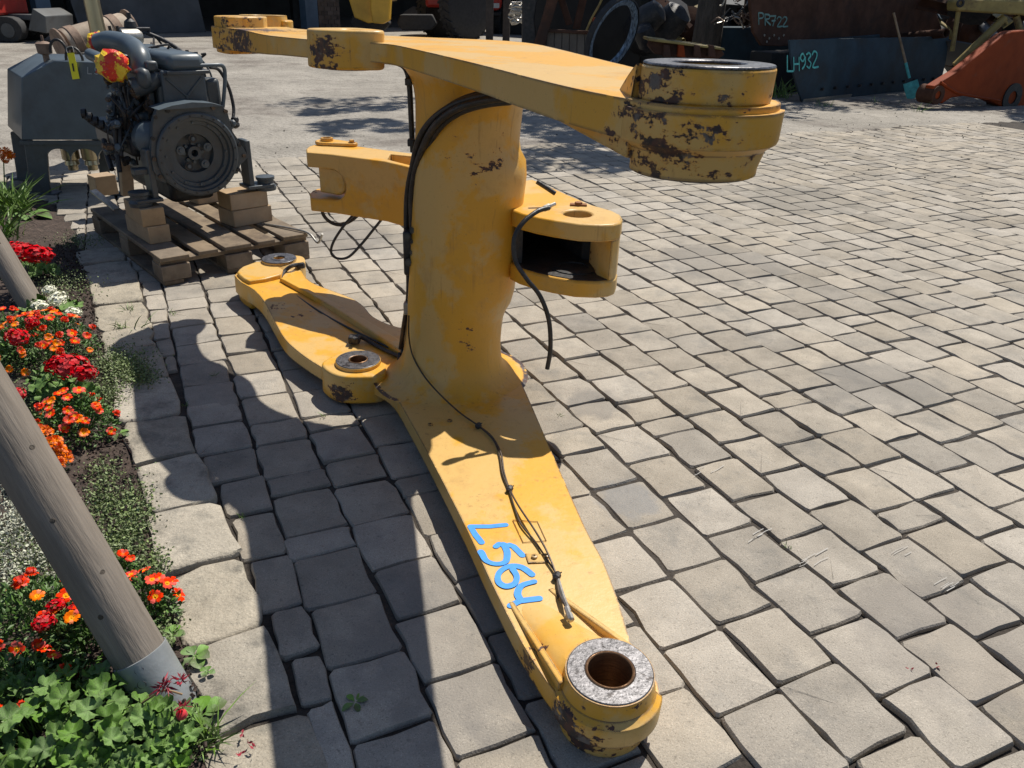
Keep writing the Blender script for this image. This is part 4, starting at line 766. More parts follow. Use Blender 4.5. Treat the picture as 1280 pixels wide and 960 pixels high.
# plastic bags tied over the pipe ends
def bag(c, ax_, r, L, seed, label):
    mb = MB(); ax_ = ax_.normalized(); e = ax_.orthogonal().normalized(); g = ax_.cross(e); vs = []; n = 20; rows = [(.35, -L*.55), (.75, -L*.5), (.98, -L*.30), (1.04, -L*.05), (1.0, L*.22), (.80, L*.42), (.45, L*.52), (.05, L*.54)]
    for i, (k, h) in enumerate(rows):
        for j in range(n):
            a = 2*PI*j/n; rr = r*k*(1+.30*noise.noise(Vector((math.cos(a)*2.6, math.sin(a)*2.6, h*42+seed)))+.09*math.sin(a*9+i*2.1)); vs.append(c+ax_*h+(e*math.cos(a)+g*math.sin(a))*rr)
    mb.add(vs, [(i*n+j, i*n+(j+1) % n, (i+1)*n+(j+1) % n, (i+1)*n+j) for i in range(len(rows)-1) for j in range(n)]+[tuple(range(n)), tuple(range((len(rows)-1)*n, len(rows)*n))])
    return tag(mb.build('plastic_bag', M['bag'], None, smooth=True, angle=22, loc=c), label, 'plastic bag', 'plastic bags tied over the engine pipes')
bag(EP(141, 82, .50), EP(141, 82, .40)-EP(124, 73, .75), .072, .10, 1, 'large yellow and red plastic bag tied over the lower pipe end')
bag(EP(123, 54.5, 1.02), EP(123, 54, 1.05)-EP(137, 51, .93), .056, .045, 5, 'small orange plastic cover round the upper intake pipe end')

# ================================================================ GREY TANK on legs, left of the engine
FP = gz(50, 243, 0); fn = Vector((.10, -1, 0)).normalized()        # front face plane
def T(px, py, back=0): q = gp(px, py, FP, fn); return q-fn*back
tank = empty('steel_tank', FP, 'dark grey steel tank on four legs with sloping lid corner, left of the engine', 'tank')
top = [(-2, 0)]
body = [T(27, 97), T(67, 76), T(160, 79), T(160, 175), T(27, 175)]
D_ = .52
sideL = T(5, 90).x
def back(p, d=D_): return p+Vector((-.40, d, 0))
mb = MB(); f5 = body; b5 = [back(p) for p in body]; mb.prism(f5, b5); mb.build('tank_body', M['greyb'], tank, bevel=.006)
mb = MB(); q = [T(25, 176), T(160, 176), T(160, 181), T(25, 181)]; mb.prism([p+fn*.012 for p in q], [p-fn*.02 for p in q]); mb.build('bottom_seam', M['grey'], tank, bevel=.002)
for xa, xb in ((31, 60), (142, 160)):
    for dback in (0, .42):
        q = [T(xa-1, 180), T(xb-2, 180), T(xb+3, 243), T(xa+8, 243)]; q = [p+Vector((-.34*dback/.42, dback, 0)) for p in q]
        mb = MB(); mb.prism(q, [p+Vector((-.02, .05, 0)) for p in q]); mb.build('leg', M['grey'], tank, bevel=.005)
        mb = MB(); c = (q[2]+q[3])/2; mb.box((c.x, c.y+.03, .006), .22, .10, .012); mb.build('foot_plate', M['grey'], tank, bevel=.003)
def arch(x0, x1):
    pts = [(x0, 180)]+[(x0+(x1-x0)*(.5-.5*math.cos(a)), 205-19*math.sin(a)**.6) for a in np.linspace(.0, PI, 12)]+[(x1, 180)]
    q = [T(x, y) for x, y in pts]; mb = MB(); mb.prism([p-fn*.0 for p in q], [p-fn*.02 for p in q]); return mb.build('skirt_plate', M['grey'], tank)
arch(57, 88); arch(88, 122); arch(122, 145)
for x, y in ((67, 62), (87, 72)):
    c = T(x, y+4, .08); pts = [c+Vector((.055*math.cos(a), 0, .075*math.sin(a))) for a in np.linspace(-.1, PI+.1, 12)]; MB().tube(pts, .009, 8).build('lifting_eye', K, tank, smooth=True)
c = T(45, 62, .12); MB().lathe(c-Vector((0, 0, .10)), (0, 0, 1), [(.02, -.05), (.02, .06), (.045, .07), (.05, .13), (.03, .14), (.008, .145), (.008, .18)], 14).build('breather_cap', M['rustbrown'], tank, smooth=True)
mb = MB(); write(mb, 'L56', T(110, 92)+fn*.003, (T(120, 92.5)-T(110, 92))*.75, T(110, 84)-T(110, 92), fn, .006, 1.2); mb.build('chalk_mark', M['chalk'], tank, fix=False)
for x in (66, 92): MB().lathe(T(x, 205, .3), (0, 0, -1), [(.06, -.1), (.06, .02), (.045, .03), (.05, .06), (.035, .07), (.035, .10)], 14).build('brass_coupling', M['brass'], tank, smooth=True)
q = [T(85.5, 66)+fn*.02, T(94, 65.5)+fn*.02, T(100.5, 98)+fn*.012, T(91.5, 99)+fn*.012]
mb = MB(); mb.prism(q, [p-fn*.0015 for p in q]); tg = mb.build('paper_tag', M['tagy'], None, loc=q[0]); tag(tg, 'bright yellow paper tag wired to the lifting eye of the grey tank', 'tag')
mb = MB(); mb.prism([T(91, 79)+fn*.0178, T(93, 79)+fn*.0178, T(94.6, 89)+fn*.016, T(92.8, 89)+fn*.016], [T(91, 79)+fn*.019, T(93, 79)+fn*.019, T(94.6, 89)+fn*.0173, T(92.8, 89)+fn*.0173]); mb.build('tag_print', K, tg)
MB().tube(smoothpoly([T(86, 66)+fn*.02, T(83, 60), T(90, 58), T(94, 65)+fn*.02], 5), .0025, 5).build('tag_wire', M['fitting'], tg, smooth=True)
# dark blue-grey barrel at the frame edge left of the tank
c = Vector((-3.75, 5.75, 0)); mb = MB(); c0 = gy(-30, 100, 5.8); mb.lathe(Vector((c0.x-.26, 5.8, .42)), (0, 0, 1), [(.27, 0), (.29, .02), (.29, .48), (.27, .52)], 28); o = mb.build('drum_tank', M['greyb'], None, smooth=True, loc=(c0.x, 5.8, .42)); tag(o, 'rounded blue-grey vessel at the left picture edge beside the grey tank', 'tank')
# ================================================================ GEARBOX with drum and exhaust pipe behind the tank
YB = 6.6
gb = empty('gearbox_unit', (gy(120, 120, YB).x, YB, 0), 'dark machine with brown strapped drum and upright pipe behind the grey tank', 'machine part')
a0, a1 = gy(85, 57, YB), gy(155, 37, YB+.35); axd = (a1-a0).normalized(); R_ = .125
mb = MB(); LN = (a1-a0).length; mb.lathe(a0, axd, [(R_*.5, -.03), (R_*.95, -.02), (R_, 0), (R_, LN), (R_*.95, LN+.02), (R_*.5, LN+.03)], 32); mb.build('brown_drum', mat('dusty_brown_drum', (.36, .29, .22), .7, var=.25, scale=8, col2=(.2, .13, .09)), gb, smooth=True)
for t in (.10, .82):
    mb = MB(); mb.lathe(a0+axd*(LN*t), axd, [(R_*1.0, -.035), (R_*1.06, -.03), (R_*1.06, .03), (R_*1.0, .035)], 32); mb.build('drum_strap', M['rustbrown'], gb, smooth=True)
for p, px in ((a0, 74), (a1, 165)):
    mb = MB(); c = p-axd*.06 if p is a0 else p+axd*.05; mb.lathe(c, axd, [(.10, 0), (.14, .0), (.14, .012), (.10, .012)], 20); mb.build('end_plate', M['rustbrown'], gb, smooth=True)
c = (a0+a1)/2; mb = MB(); mb.box((c.x+.02, c.y+.06, c.z-.22), .62, .34, .22, (axd, Vector((0, 1, 0)), axd.cross(Vector((0, 1, 0))))); mb.build('gear_case', K, gb, bevel=.03)
mb = MB(); mb.box((c.x+.02, c.y+.1, (c.z-.30)/2), .42, .30, c.z-.30); mb.build('gear_case', K, gb, bevel=.03)
for k in range(6):
    p = a0.lerp(a1, (k+.3)/6)-Vector((-.02, .19, .10)); MB().lathe(p, (0, 0, 1), [(.02, -.03), (.03, -.02), (.03, .012), (.015, .02)], 8).build('housing_bolt', K, gb, smooth=True)
mb = MB(); mb.box(c-Vector((-.04, .20, .125)), .40, .05, .02, (axd, Vector((0, 1, 0)), Vector((0, 0, 1)))); mb.build('cover_strip', M['grey'], gb, bevel=.004)
pb = gy(124, 44, YB-.05); MB().tube([pb-Vector((0, 0, .08)), pb+Vector((-.005, 0, .10)), pb+Vector((-.03, 0, .9))], [.062, .056, .056], 24).build('exhaust_pipe', M['brass'], gb, smooth=True)

# ================================================================ TREE STAKES
def stake(P0, P1, r, lab, sleeve=True):
    s_ = empty('tree_stake', P0, lab, 'wooden post', 'leaning tree stakes in the flower bed'); d = (P1-P0).normalized(); L = (P1-P0).length; n = 28; vs = []; N_ = 46
    e = d.orthogonal().normalized(); g = d.cross(e)
    for i in range(N_+1):
        t = i/N_; c = P0+d*(L*t)
        for k in range(n):
            a = 2*PI*k/n; rr = r*(1+.03*noise.noise(Vector((math.cos(a)*1.5, math.sin(a)*1.5, t*L*4)))+.012*noise.noise(Vector((math.cos(a)*9, math.sin(a)*9, t*L*2)))-.02*(abs(((t*L+.07) % .34)-.17) > .166))
            vs.append(c+(e*math.cos(a)+g*math.sin(a))*rr)
    # texture runs along the grain: mesh kept in its own frame
    rot = Matrix((e, g, d)).transposed().to_4x4(); M4 = Matrix.Translation(P0) @ rot; inv = M4.inverted()
    mb = MB(); mb.add([inv @ v for v in vs], [(i*n+k, i*n+(k+1) % n, (i+1)*n+(k+1) % n, (i+1)*n+k) for i in range(N_) for k in range(n)]+[tuple(range(n)), tuple(range(N_*n, N_*n+n))])
    o = mb.build('round_post', M['stake'], s_, smooth=True, loc=(0, 0, 0)); o.matrix_local = rot
    for i, (a_, t) in enumerate(((.35, .33), (-.2, .47), (.5, .62), (-.55, .25))):
        p = P0+d*t; side = (CAM-p).normalized(); si = (side-d*side.dot(d)); si = (si.normalized()+d.cross(si).normalized()*a_).normalized()
        mb = MB(); mb.lathe(p+si*(r*.985), si, [(.0075, -.004), (.006, .0005), (.003, .0012)], 9); mb.build('knot', M['bark'], s_, smooth=True)
    if sleeve:
        mb = MB(); q = r*1.06; mb.lathe(P0-d*.06, d, [(q*.98, 0), (q*1.0, .19), (q*.96, .191), (q*.96, .10)], 28); mb.build('metal_sleeve', M['zinc'], s_, smooth=True)
        for i, (a_, t) in enumerate(((-.5, .07), (.2, .05), (-.3, .1))):
            p = P0+d*t; side = (CAM-p).normalized(); si = (side+d.cross(side)*a_).normalized(); c = p+si*q*1.0
            ring_ = [c+(d*math.sin(b)+d.cross(si)*math.cos(b))*.009 for b in np.linspace(0, 2*PI, 9)]; MB().tube(ring_, .0012, 4).build('sleeve_ring', K, s_)
    return s_
def crossz(px, py, dep): d = ray(px, py); return CAM+d*(dep/d.dot(vF))
stake(gz(212, 880, -.02)+Vector((0, 0, 0)), crossz(-80, 392, 1.56), .0545, 'thick grey weathered stake leaning over the bed in the foreground')
stake(gz(44, 388, .0), crossz(-120, 118, 3.62), .053, 'thinner-looking far stake leaning at the left edge behind white flowers', False)

# ================================================================ BACKGROUND: SHED
def onplane(px, py, P, n): return gp(px, py, P, n)
S0 = Vector((-12.5, 21.5, 0)); ST = Vector((.605, .796, 0)); SN = Vector((.796, -.605, 0))   # facade line, SN faces the yard
def SF(t, d=0, z=0): return S0+ST*t-SN*d+Vector((0, 0, z))
AXS = (ST, -SN, Vector((0, 0, 1)))
shed = empty('open_shed', SF(10), 'dark open-fronted shed with blue steel columns across the back of the yard', 'shed')
def sbox(name, t, d, z, st, sd_, sz, m, par=None, bev=0): b = MB(); b.box(SF(t, d, z), st, sd_, sz, AXS); return b.build(name, m, par or shed, bevel=bev)
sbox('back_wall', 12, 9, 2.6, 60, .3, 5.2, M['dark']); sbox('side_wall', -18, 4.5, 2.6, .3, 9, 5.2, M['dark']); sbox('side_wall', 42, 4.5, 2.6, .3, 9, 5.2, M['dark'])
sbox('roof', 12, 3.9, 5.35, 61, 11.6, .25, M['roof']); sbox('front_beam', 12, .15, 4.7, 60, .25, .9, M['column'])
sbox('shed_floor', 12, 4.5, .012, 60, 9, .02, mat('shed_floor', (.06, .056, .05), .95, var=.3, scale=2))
def bearing_t(px):                        # facade position seen at this photo column
    d = ray(px, 20); d2 = Vector((d.x, d.y, 0)); A_ = np.array([[ST.x, -d2.x], [ST.y, -d2.y]]); b_ = np.array([-S0.x, -S0.y]); return float(np.linalg.solve(A_, b_)[0])
def facex(px): return bearing_t(px)
for px in (56, 389): sbox('steel_column', bearing_t(px), .1, 2.3, .36 if px < 100 else .50, .3, 4.6, M['column'])
t0, t1 = bearing_t(399), bearing_t(426); 
pier = sbox('brick_pier', (t0+t1)/2, .3, 2.3, t1-t0, .5, 4.6, M['plaster'])
bh = MB()
for r in range(34):
    k = 0
    x = -((r % 2)*.13)
    while x < (t1-t0):
        a, b = max(0, x), min(t1-t0, x+.25)
        if b-a > .04: bh.box(SF(t0+(a+b)/2, .045, .07+r*.135), b-a-.015, .03, .115, AXS)
        x += .265
o = bh.build('brick_courses', mat('brown_brick', (.13, .10, .08), .9, var=.3, scale=4, rand=.25), shed); tag(o, kind='stuff')
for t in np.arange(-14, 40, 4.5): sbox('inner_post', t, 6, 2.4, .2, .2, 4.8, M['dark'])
# big grey steel sheet leaning in the opening
ta, tb = bearing_t(86), bearing_t(243)
mb = MB(); a, b = gz(90, 42), gz(243, 39.5); a = SF(ta, -.5); b = SF(tb, -.5); up_ = Vector((0, 0, 1))
mb.prism([a, b, b+Vector((-.15, 0, 2.6))-SN*.3, a+Vector((-.25, 0, 2.6))-SN*.3], [p-SN*.05 for p in (a, b, b+Vector((-.15, 0, 2.6))-SN*.3, a+Vector((-.25, 0, 2.6))-SN*.3)])
tag(mb.build('steel_sheet', M['sheet'], None, bevel=.01, loc=a), 'wide dark grey steel sheet leaning in the shed opening behind the engine', 'metal sheet')

def bbox_at(name, px, py, Y, w_, d_, h_, m, par, bev=.02, rz=0):   # box standing with its base centre at this pixel's bearing and distance Y
    p = gy(px, py, Y); c, s_ = math.cos(rz), math.sin(rz); b = MB(); b.box(p, w_, d_, h_, (Vector((c, s_, 0)), Vector((-s_, c, 0)), Vector((0, 0, 1)))); return b.build(name, m, par, bevel=bev)
def wheel(par, c, ax_, R, wd, rimm, name='wheel'):
    ax_ = Vector(ax_).normalized(); mb = MB(); mb.lathe(c, ax_, [(R*.55, -wd/2), (R*.88, -wd/2), (R, -wd*.36), (R, wd*.36), (R*.88, wd/2), (R*.55, wd/2)], 36); o = mb.build(name, M['tyre'], par, smooth=True)
    lug = MB()
    for k in range(26):
        a = 2*PI*k/26; e = ax_.orthogonal().normalized(); g = ax_.cross(e); r = e*math.cos(a)+g*math.sin(a); t = ax_.cross(r)
        for sg in (-1, 1): lug.box(c+r*(R*1.0)+ax_*(sg*wd*.24)+t*(R*.04*sg), wd*.42, R*.07, R*.07, ((ax_+t*.5*sg).normalized(), t, r))
    q = lug.build('tread', M['tyre'], o); tag(q, kind='stuff')
    mb = MB(); mb.lathe(c, ax_, [(R*.20, -wd*.2), (R*.5, -wd*.3), (R*.57, -wd*.48), (R*.57, wd*.48), (R*.5, wd*.3), (R*.20, wd*.2)], 28); mb.build('rim', rimm, o, smooth=True); return o
def Zv(z): return Vector((0, 0, z))
# mini excavator with red body at far left
YM = 19.5
me_ = empty('mini_excavator', gy(10, 44, YM), 'small red tracked excavator in the shade at the far left of the shed', 'excavator'); c = gz(8, 45); c = gy(8, 30, YM); c.z = 0
pxm = CF/YM
for dy in (-.45, .45):
    p = c+Vector((-.35, dy, .26)); mb = MB(); R_ = .26; L_ = 1.5
    pts = [p+Vector((L_/2*sx+R_*math.cos(a), 0, R_*math.sin(a))) for sx, rg_ in ((1, np.linspace(-PI/2, PI/2, 8)), (-1, np.linspace(PI/2, PI*1.5, 8))) for a in rg_]
    mb.prism([q-Vector((0, .14, 0)) for q in pts], [q+Vector((0, .14, 0)) for q in pts]); tr = mb.build('track', M['tyre'], me_, bevel=.02)
    for k in range(4): mb = MB(); mb.cyl(p+Vector((-.7+.47*k, -.16, -.02)), p+Vector((-.7+.47*k, .16, -.02)), .15 if k in (0, 3) else .1, 14); mb.build('track_roller', M['sheet'], me_, smooth=True)
mb = MB(); mb.box(c+Vector((-.4, 0, .78)), 1.3, 1.2, .5); mb.build('engine_body', M['red'], me_, bevel=.06)
mb = MB(); mb.box(c+Vector((-.6, 0, 1.6)), 1.0, 1.0, 1.2); mb.build('cab', M['red'], me_, bevel=.06)
mb = MB(); mb.tube([c+Vector((.1, -.1, .8)), c+Vector((.45, -.1, 1.5)), c+Vector((.35, -.1, 2.2))], .09, 4); mb.build('boom', M['red'], me_)
mb = MB(); q = [c+Vector((.75, -.5, .25)), c+Vector((1.15, -.5, .2)), c+Vector((1.2, -.5, .55)), c+Vector((.95, -.5, .7))]; mb.prism(q, [p+Vector((0, 1.2, 0)) for p in q]); mb.build('dozer_blade', M['sheet'], me_, bevel=.02)
mb = MB(); mb.box(c+Vector((.55, 0, .5)), .8, .5, .12); mb.build('blade_frame', M['sheet'], me_, bevel=.02)
# yellow digger arm and cab hull
YD = 24; dg = empty('yellow_excavator', gy(465, 20, YD), 'yellow excavator with its dipper arm hanging in the shed shade', 'excavator')
def flat(name, px, Y, th, m, par, bev=.01, n=Vector((0, 1, 0)), tilt=0):
    P_ = Vector((0, Y, 0)); q = [gp(x, y, P_, n) for x, y in px]; mb = MB(); mb.prism(q, [p+n*th for p in q]); return mb.build(name, m, par, bevel=bev)
flat('boom', [(462, -60), (492, -60), (487, 8), (486, 26), (478, 30), (466, 29), (463, 12)], YD-.5, .4, M['digger'], dg, .03)
flat('dipper', [(438, -50), (468, -50), (468, 28), (460, 29), (443, 22), (436, 0)], YD, .3, M['digger'], dg, .03)
flat('hull', [(400, -120), (490, -120), (487, 2), (436, 2), (430, -30)], YD+.6, 1.6, M['digger'], dg, .05)
p = gy(477, -5, YD-.6); MB().cyl(p, p+Zv(1.6), .05, 10).build('hydraulic_ram', M['fitting'], dg, smooth=True)
for x in (441, 500): flat('track', [(x, 18), (x+40, 18), (x+46, 30), (x+38, 38), (x+2, 38), (x-4, 29)], YD+.8, .45, M['tyre'], dg, .04)
# grey bucket lying on the ground
bk = empty('digger_bucket', gz(520, 36), 'grey steel digger bucket resting on the ground in front of the tractor', 'bucket')
n_ = Vector((.35, 1, 0)).normalized(); P_ = gz(520, 36)
prof = [(506, 14), (503, 20), (510, 31), (525, 33), (540, 26), (532, 12), (516, 8)]
q = [gp(x, y, P_, n_) for x, y in prof]
for off in (0, .9):
    mb = MB(); mb.prism([p+n_*off for p in q], [p+n_*(off+.05) for p in q]); mb.build('side_plate', M['plaster'], bk, bevel=.01)
mb = MB(); w0 = q[:5]; vs = [p for p in w0]+[p+n_*.95 for p in w0]; inn = [p+(sum(q, Vector())/len(q)-p).normalized()*.06 for p in w0]; vs += inn+[p+n_*.95 for p in inn]
mb.add(vs, [(i, i+1, i+6, i+5) for i in range(4)]+[(10+i, 11+i, 16+i, 15+i) for i in range(4)]+[(0, 5, 15, 10), (4, 9, 19, 14)]); mb.build('bucket_shell', M['plaster'], bk)
# tractor
YT = 26; tr = empty('tractor', gy(565, 26, YT), 'dark tractor with big ribbed tyres parked in the shed shade', 'tractor')
for px, R, Y in ((582, .95, YT-.6), (548, .75, YT+.6)):
    c = gy(px, 0, Y); c.z = R; wheel(tr, c, (.80, -.6, 0), R, .5, M['column'])
bbox_at('tractor_body', 560, -20, YT+1.2, 1.6, 1.8, 1.4, M['tyre'], tr, .1); bbox_at('bonnet', 552, -5, YT+.2, .8, 1.6, .6, M['red'], tr, .08); bbox_at('axle', 565, 12, YT+.4, 1.2, .25, .25, M['tyre'], tr, .03)
# red vehicle back end with pale light panels
YV = 29; rv = empty('red_trailer', gy(615, 12, YV), 'red vehicle rear end with white panels between the posts at the shed', 'vehicle')
flat('body', [(592, -80), (640, -80), (626, 10), (621, 13), (600, 12), (596, 9)], YV, 2.2, M['red'], rv, .04)
flat('light_panel', [(602, 4), (610, 4), (610, 10), (602, 9)], YV-.03, .04, M['white'], rv, .005); flat('light_panel', [(616, 4), (624, 4), (624, 10), (616, 10)], YV-.03, .04, M['white'], rv, .005)
flat('bumper', [(598, 14), (626, 15), (626, 20), (598, 19)], YV+.1, .3, M['tyre'], rv, .02)
for px in (602, 622):
    c = gy(px, 10, YV+.8); c.z = .42; wheel(rv, c, (1, 0, 0), .42, .25, M['sheet'])
for i, (x, yb, lab) in enumerate(((612, 33, 'left of two dark wooden posts in front of the red vehicle'), (633, 31, 'right of two dark wooden posts in front of the red vehicle'))):
    c = gy(x, yb, 24+i*.5); c.z = 0; mb = MB(); mb.box(c+Zv(1.6), .20, .2, 3.2); tag(mb.build('wooden_post', mat('dark_post', (.055, .045, .04), .9, var=.3), None, bevel=.01, loc=c), lab, 'post', 'wooden posts before the shed')
st = empty('shiny_coil', gy(646, 20, 21), 'bright crumpled metal coil standing beside the scrap heap', 'scrap metal'); rc = random.Random(2)
for k in range(16):
    c = gy(645+rc.uniform(-2, 2), 4+k*1.6, 21); pts = [c+Vector((.16*math.cos(a)*rc.uniform(.7, 1), .1*math.sin(a), .05*rc.uniform(-1, 1))) for a in np.linspace(0, 2*PI, 9)]; MB().tube(pts, .022, 5).build('wire_turn', M['fitting'], st)
p_ = MB(); c = gz(607, 36)
for k in range(5): p_ = MB(); p_.box(gz(600+5*k, 36+rc.uniform(-1, 1), .04), .25, .12, .05, (Vector((math.cos(k), math.sin(k), 0)), Vector((-math.sin(k), math.cos(k), 0)), Zv(1))); tag(p_.build('crumpled_scrap', M['fitting'], None, bevel=.01, loc=gz(600+5*k, 36, 0)), ['leftmost', 'second', 'middle', 'fourth', 'rightmost'][k]+' of five small pale scraps lying by the dark posts', 'scrap metal', 'pale scraps by the posts')

# ================================================================ RIGHT-HAND SCRAP ROW
# machine frame with ribbed panel, left end of the row
fr_ = empty('machine_frame', gy(690, 70, 14.2), 'dark stripped machine frame with ribbed side panel at the left end of the heap', 'machine part')
Yf = 14.2
flat('upright', [(653, -60), (680, -60), (668, 25), (673, 58), (660, 62), (652, 56)], Yf, .5, M['black'], fr_, .02)
flat('brace', [(700, -60), (716, -60), (690, 25), (678, 66), (664, 64), (676, 28)], Yf-.1, .15, M['rust'], fr_, .01)
for k in range(6): x = 684+9.5*k; flat('panel_board', [(x, 40+k*.5), (x+8.8, 40.5+k*.5), (x+8, 72+k*1.5), (x-1, 71+k*1.5)], Yf, .08, M['plaster'], fr_, .008)
flat('top_rail', [(676, 36), (742, 39), (742, 43), (676, 40)], Yf-.06, .14, M['rust'], fr_, .01)
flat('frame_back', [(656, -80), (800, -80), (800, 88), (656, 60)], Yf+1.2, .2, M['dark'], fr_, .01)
for q in ([(685, -40), (694, -40), (716, 30), (708, 32)], [(738, -60), (748, -60), (725, 36), (716, 36)]): flat('brace', q, Yf+.2, .1, M['rust'], fr_, .01)
pts = [gy(x, y, Yf) for x, y in ((733, 38), (740, 22), (748, 8), (757, -10), (770, -30))]; MB().tube(smoothpoly(pts, 4), .018, 6).build('cable', M['oldyellow'], fr_)
p = gy(745, 26, Yf-.1); MB().lathe(p, (1, -1, .2), [(.03, -.05), (.06, -.02), (.05, .04), (.02, .06)], 8).build('orange_cap', M['orange'], fr_)
# large ring gear / rim leaning
rgc = gy(765, 45, 12.4); tilt = Vector((.70, -.62, -.33)).normalized()
rr_ = empty('ring_rim', rgc, 'large narrow scuffed blue-white rim leaning upright against the scrap machine', 'wheel rim')
def ringat(name, m, prof): mb = MB(); mb.lathe(rgc, tilt, prof, 64, close=True); mb.build(name, m, rr_, smooth=True)
ringat('rim_band', M['rim'], [(.44, -.03), (.50, -.045), (.52, -.03), (.52, .03), (.50, .045), (.44, .03), (.46, 0)]); ringat('tyre_band', M['tyre'], [(.524, -.05), (.545, -.04), (.545, .04), (.524, .05)])
# rusty beam with flanges in front of the trunk
rb = empty('rusty_beam', gy(860, 62, 12.6), 'rusty flanged beam with bolted lugs lying in front of the tree trunk', 'scrap metal')
flat('beam', [(812, 58), (815, 50), (838, 50), (866, 56), (892, 60), (902, 62), (906, 68), (898, 74), (862, 74), (820, 68)], 12.6, .35, M['rust'], rb, .02)
flat('top_flange', [(810, 47), (905, 60), (907, 63), (810, 51)], 12.5, .55, M['oldyellow'], rb, .01)
for x in (830, 848, 868, 886): flat('lug', [(x, 56), (x+7, 57), (x+9, 72), (x-1, 71)], 12.48, .1, M['orange'] if x == 848 else M['rust'], rb, .01)
# tree trunks and crowns
def leafcloud(name, blobs, par, m, per, size, seed):
    r = random.Random(seed); vs = []; fs = []
    for (c, R, k) in blobs:
        subs = [(Vector(c)+Vector((r.gauss(0, 1), r.gauss(0, 1), r.gauss(0, .8))).normalized()*(R*r.uniform(.35, .95)), R*r.uniform(.18, .34)) for _ in range(26)]
        for _ in range(int(per*k)):
            sc_, sr = r.choice(subs); d = Vector((r.gauss(0, 1), r.gauss(0, 1), r.gauss(0, 1))).normalized()*(sr*r.uniform(.2, 1)**.6); p = sc_+d
            n = (d.normalized()+Vector((r.uniform(-1, 1), r.uniform(-1, 1), r.uniform(-.3, 1)))).normalized(); t = n.orthogonal().normalized(); b = n.cross(t); a = r.uniform(0, 6.28); t, b = t*math.cos(a)+b*math.sin(a), b*math.cos(a)-t*math.sin(a)
            z = size*r.uniform(.6, 1.3); i = len(vs); vs += [p-t*z, p-b*z*.45+n*z*.1, p+t*z, p+b*z*.45+n*z*.1]; fs.append((i, i+1, i+2, i+3))
    mb = MB(); mb.add(vs, fs); return mb.build(name, m, par, fix=False)
def tree(base, th, r0, lean, blobs, seed, lab, per=2600):
    t = empty('tree', base, lab, 'tree'); r = random.Random(seed)
    pts = [base+Vector(lean)*(k/5)+Vector((0, 0, th*k/5-.1)) for k in range(6)]
    mb = MB(); mb.tube(smoothpoly(pts, 4), [r0*(1.15-.5*i/20) for i in range(21)], 16); mb.build('trunk', M['bark'], t, smooth=True)
    for c, R, k in blobs:
        e = Vector(c); s_ = pts[-2]; mid = s_.lerp(e, .5)+Vector((0, 0, .3)); MB().tube(smoothpoly([s_, mid, e], 5), [r0*.45-i*r0*.035 for i in range(11)], 8).build('limb', M['bark'], t, smooth=True)
    leafcloud('crown', blobs, t, M['treeleaf'], per, .085, seed)
tb_ = gy(881, 60, 14.6); tb_.z = 0
def crown_for(gx, gy_, z): return (gx+.31*z, gy_+.516*z, z)
tree(tb_, 4.2, .235, (.1, .1, 0), [(crown_for(1.0, 8.0, 5.4), 1.25, 1.2), (crown_for(.2, 9.6, 6.4), 1.5, 1.2), (crown_for(1.7, 10.2, 6.6), 1.5, 1.2), (crown_for(3.2, 12.6, 6.2), 1.7, 1.3), (crown_for(1.0, 12.4, 7.4), 1.8, 1.2), (crown_for(-2.2, 10.6, 7.2), 1.0, .35), (crown_for(-1.6, 8.9, 7.6), .7, .3), (crown_for(5.4, 13.4, 5.8), 1.4, 1)], 21, 'broad tree whose rough grey trunk rises from the scrap heap')
tb2 = Vector((9.5, 17.5, 0))  # tree added so its crowns shade the right-hand scrap and ground
tree(tb2, 4.0, .22, (0, 0, 0), [(crown_for(6.8, 13.0, 5.2), 1.7, 1.3), (crown_for(8.6, 12.6, 5.0), 1.9, 1.3), (crown_for(7.6, 11.6, 4.6), 1.0, .8), (crown_for(10.8, 12.6, 5.0), 1.8, 1.2), (crown_for(8.5, 14.5, 6), 1.8, 1.2)], 22, 'leafy tree added to shade the scrap, behind the yellow frame and orange arm')
# blades
def moldboard(par, A_, B_, h, nrm, m, lean=.18, curve=.16, th=.03, name='blade_plate', taper=0):
    tt_ = (B_-A_).normalized()
    mb = MB(); N_ = 10; vs = []
    for P0_ in (A_, B_):
        for s2 in (0, 1):
            for k in range(N_+1):
                t = k/N_; off = lean*t-curve*math.sin(PI*t)*1.0; vs.append(P0_-tt_*((.56*t**1.1+.13*math.sin(PI*t)) if P0_ is A_ else 0)-nrm*(off-0)+Zv(h*t)*(1 if P0_ is A_ else 1-taper)-nrm*(-(curve*0))-nrm*(th*s2)*-1*-1)
    n = N_+1
    f = []
    for k in range(N_):
        f += [(k, k+1, 2*n+k+1, 2*n+k), (n+k, 3*n+k, 3*n+k+1, n+k+1), (k, n+k, n+k+1, k+1), (2*n+k, 2*n+k+1, 3*n+k+1, 3*n+k)]
    f += [(0, 2*n, 3*n, n), (N_, n+N_, 3*n+N_, 2*n+N_)]
    mb.add(vs, f); return mb.build(name, m, par, smooth=True, angle=50)
A_, B_ = gz(1003, 128, .0), gz(1166, 110, .0); tB = (B_-A_).normalized(); nB = Vector((tB.y, -tB.x, 0))
bl_ = empty('dozer_blade', A_, 'long blue-grey dozer blade marked LH932, leaning low behind the green shovel', 'dozer blade')
hB = .86; moldboard(bl_, A_.copy(), B_+tB*.25, hB, nB, M['bladeblue'], .05, .03)
for k in range(11):
    p = A_+tB*(.45+.38*k)+Zv(.17)+nB*.035; MB().cyl(p-nB*.03, p+nB*.014, .022, 8).build('blade_bolt', M['black'], bl_)
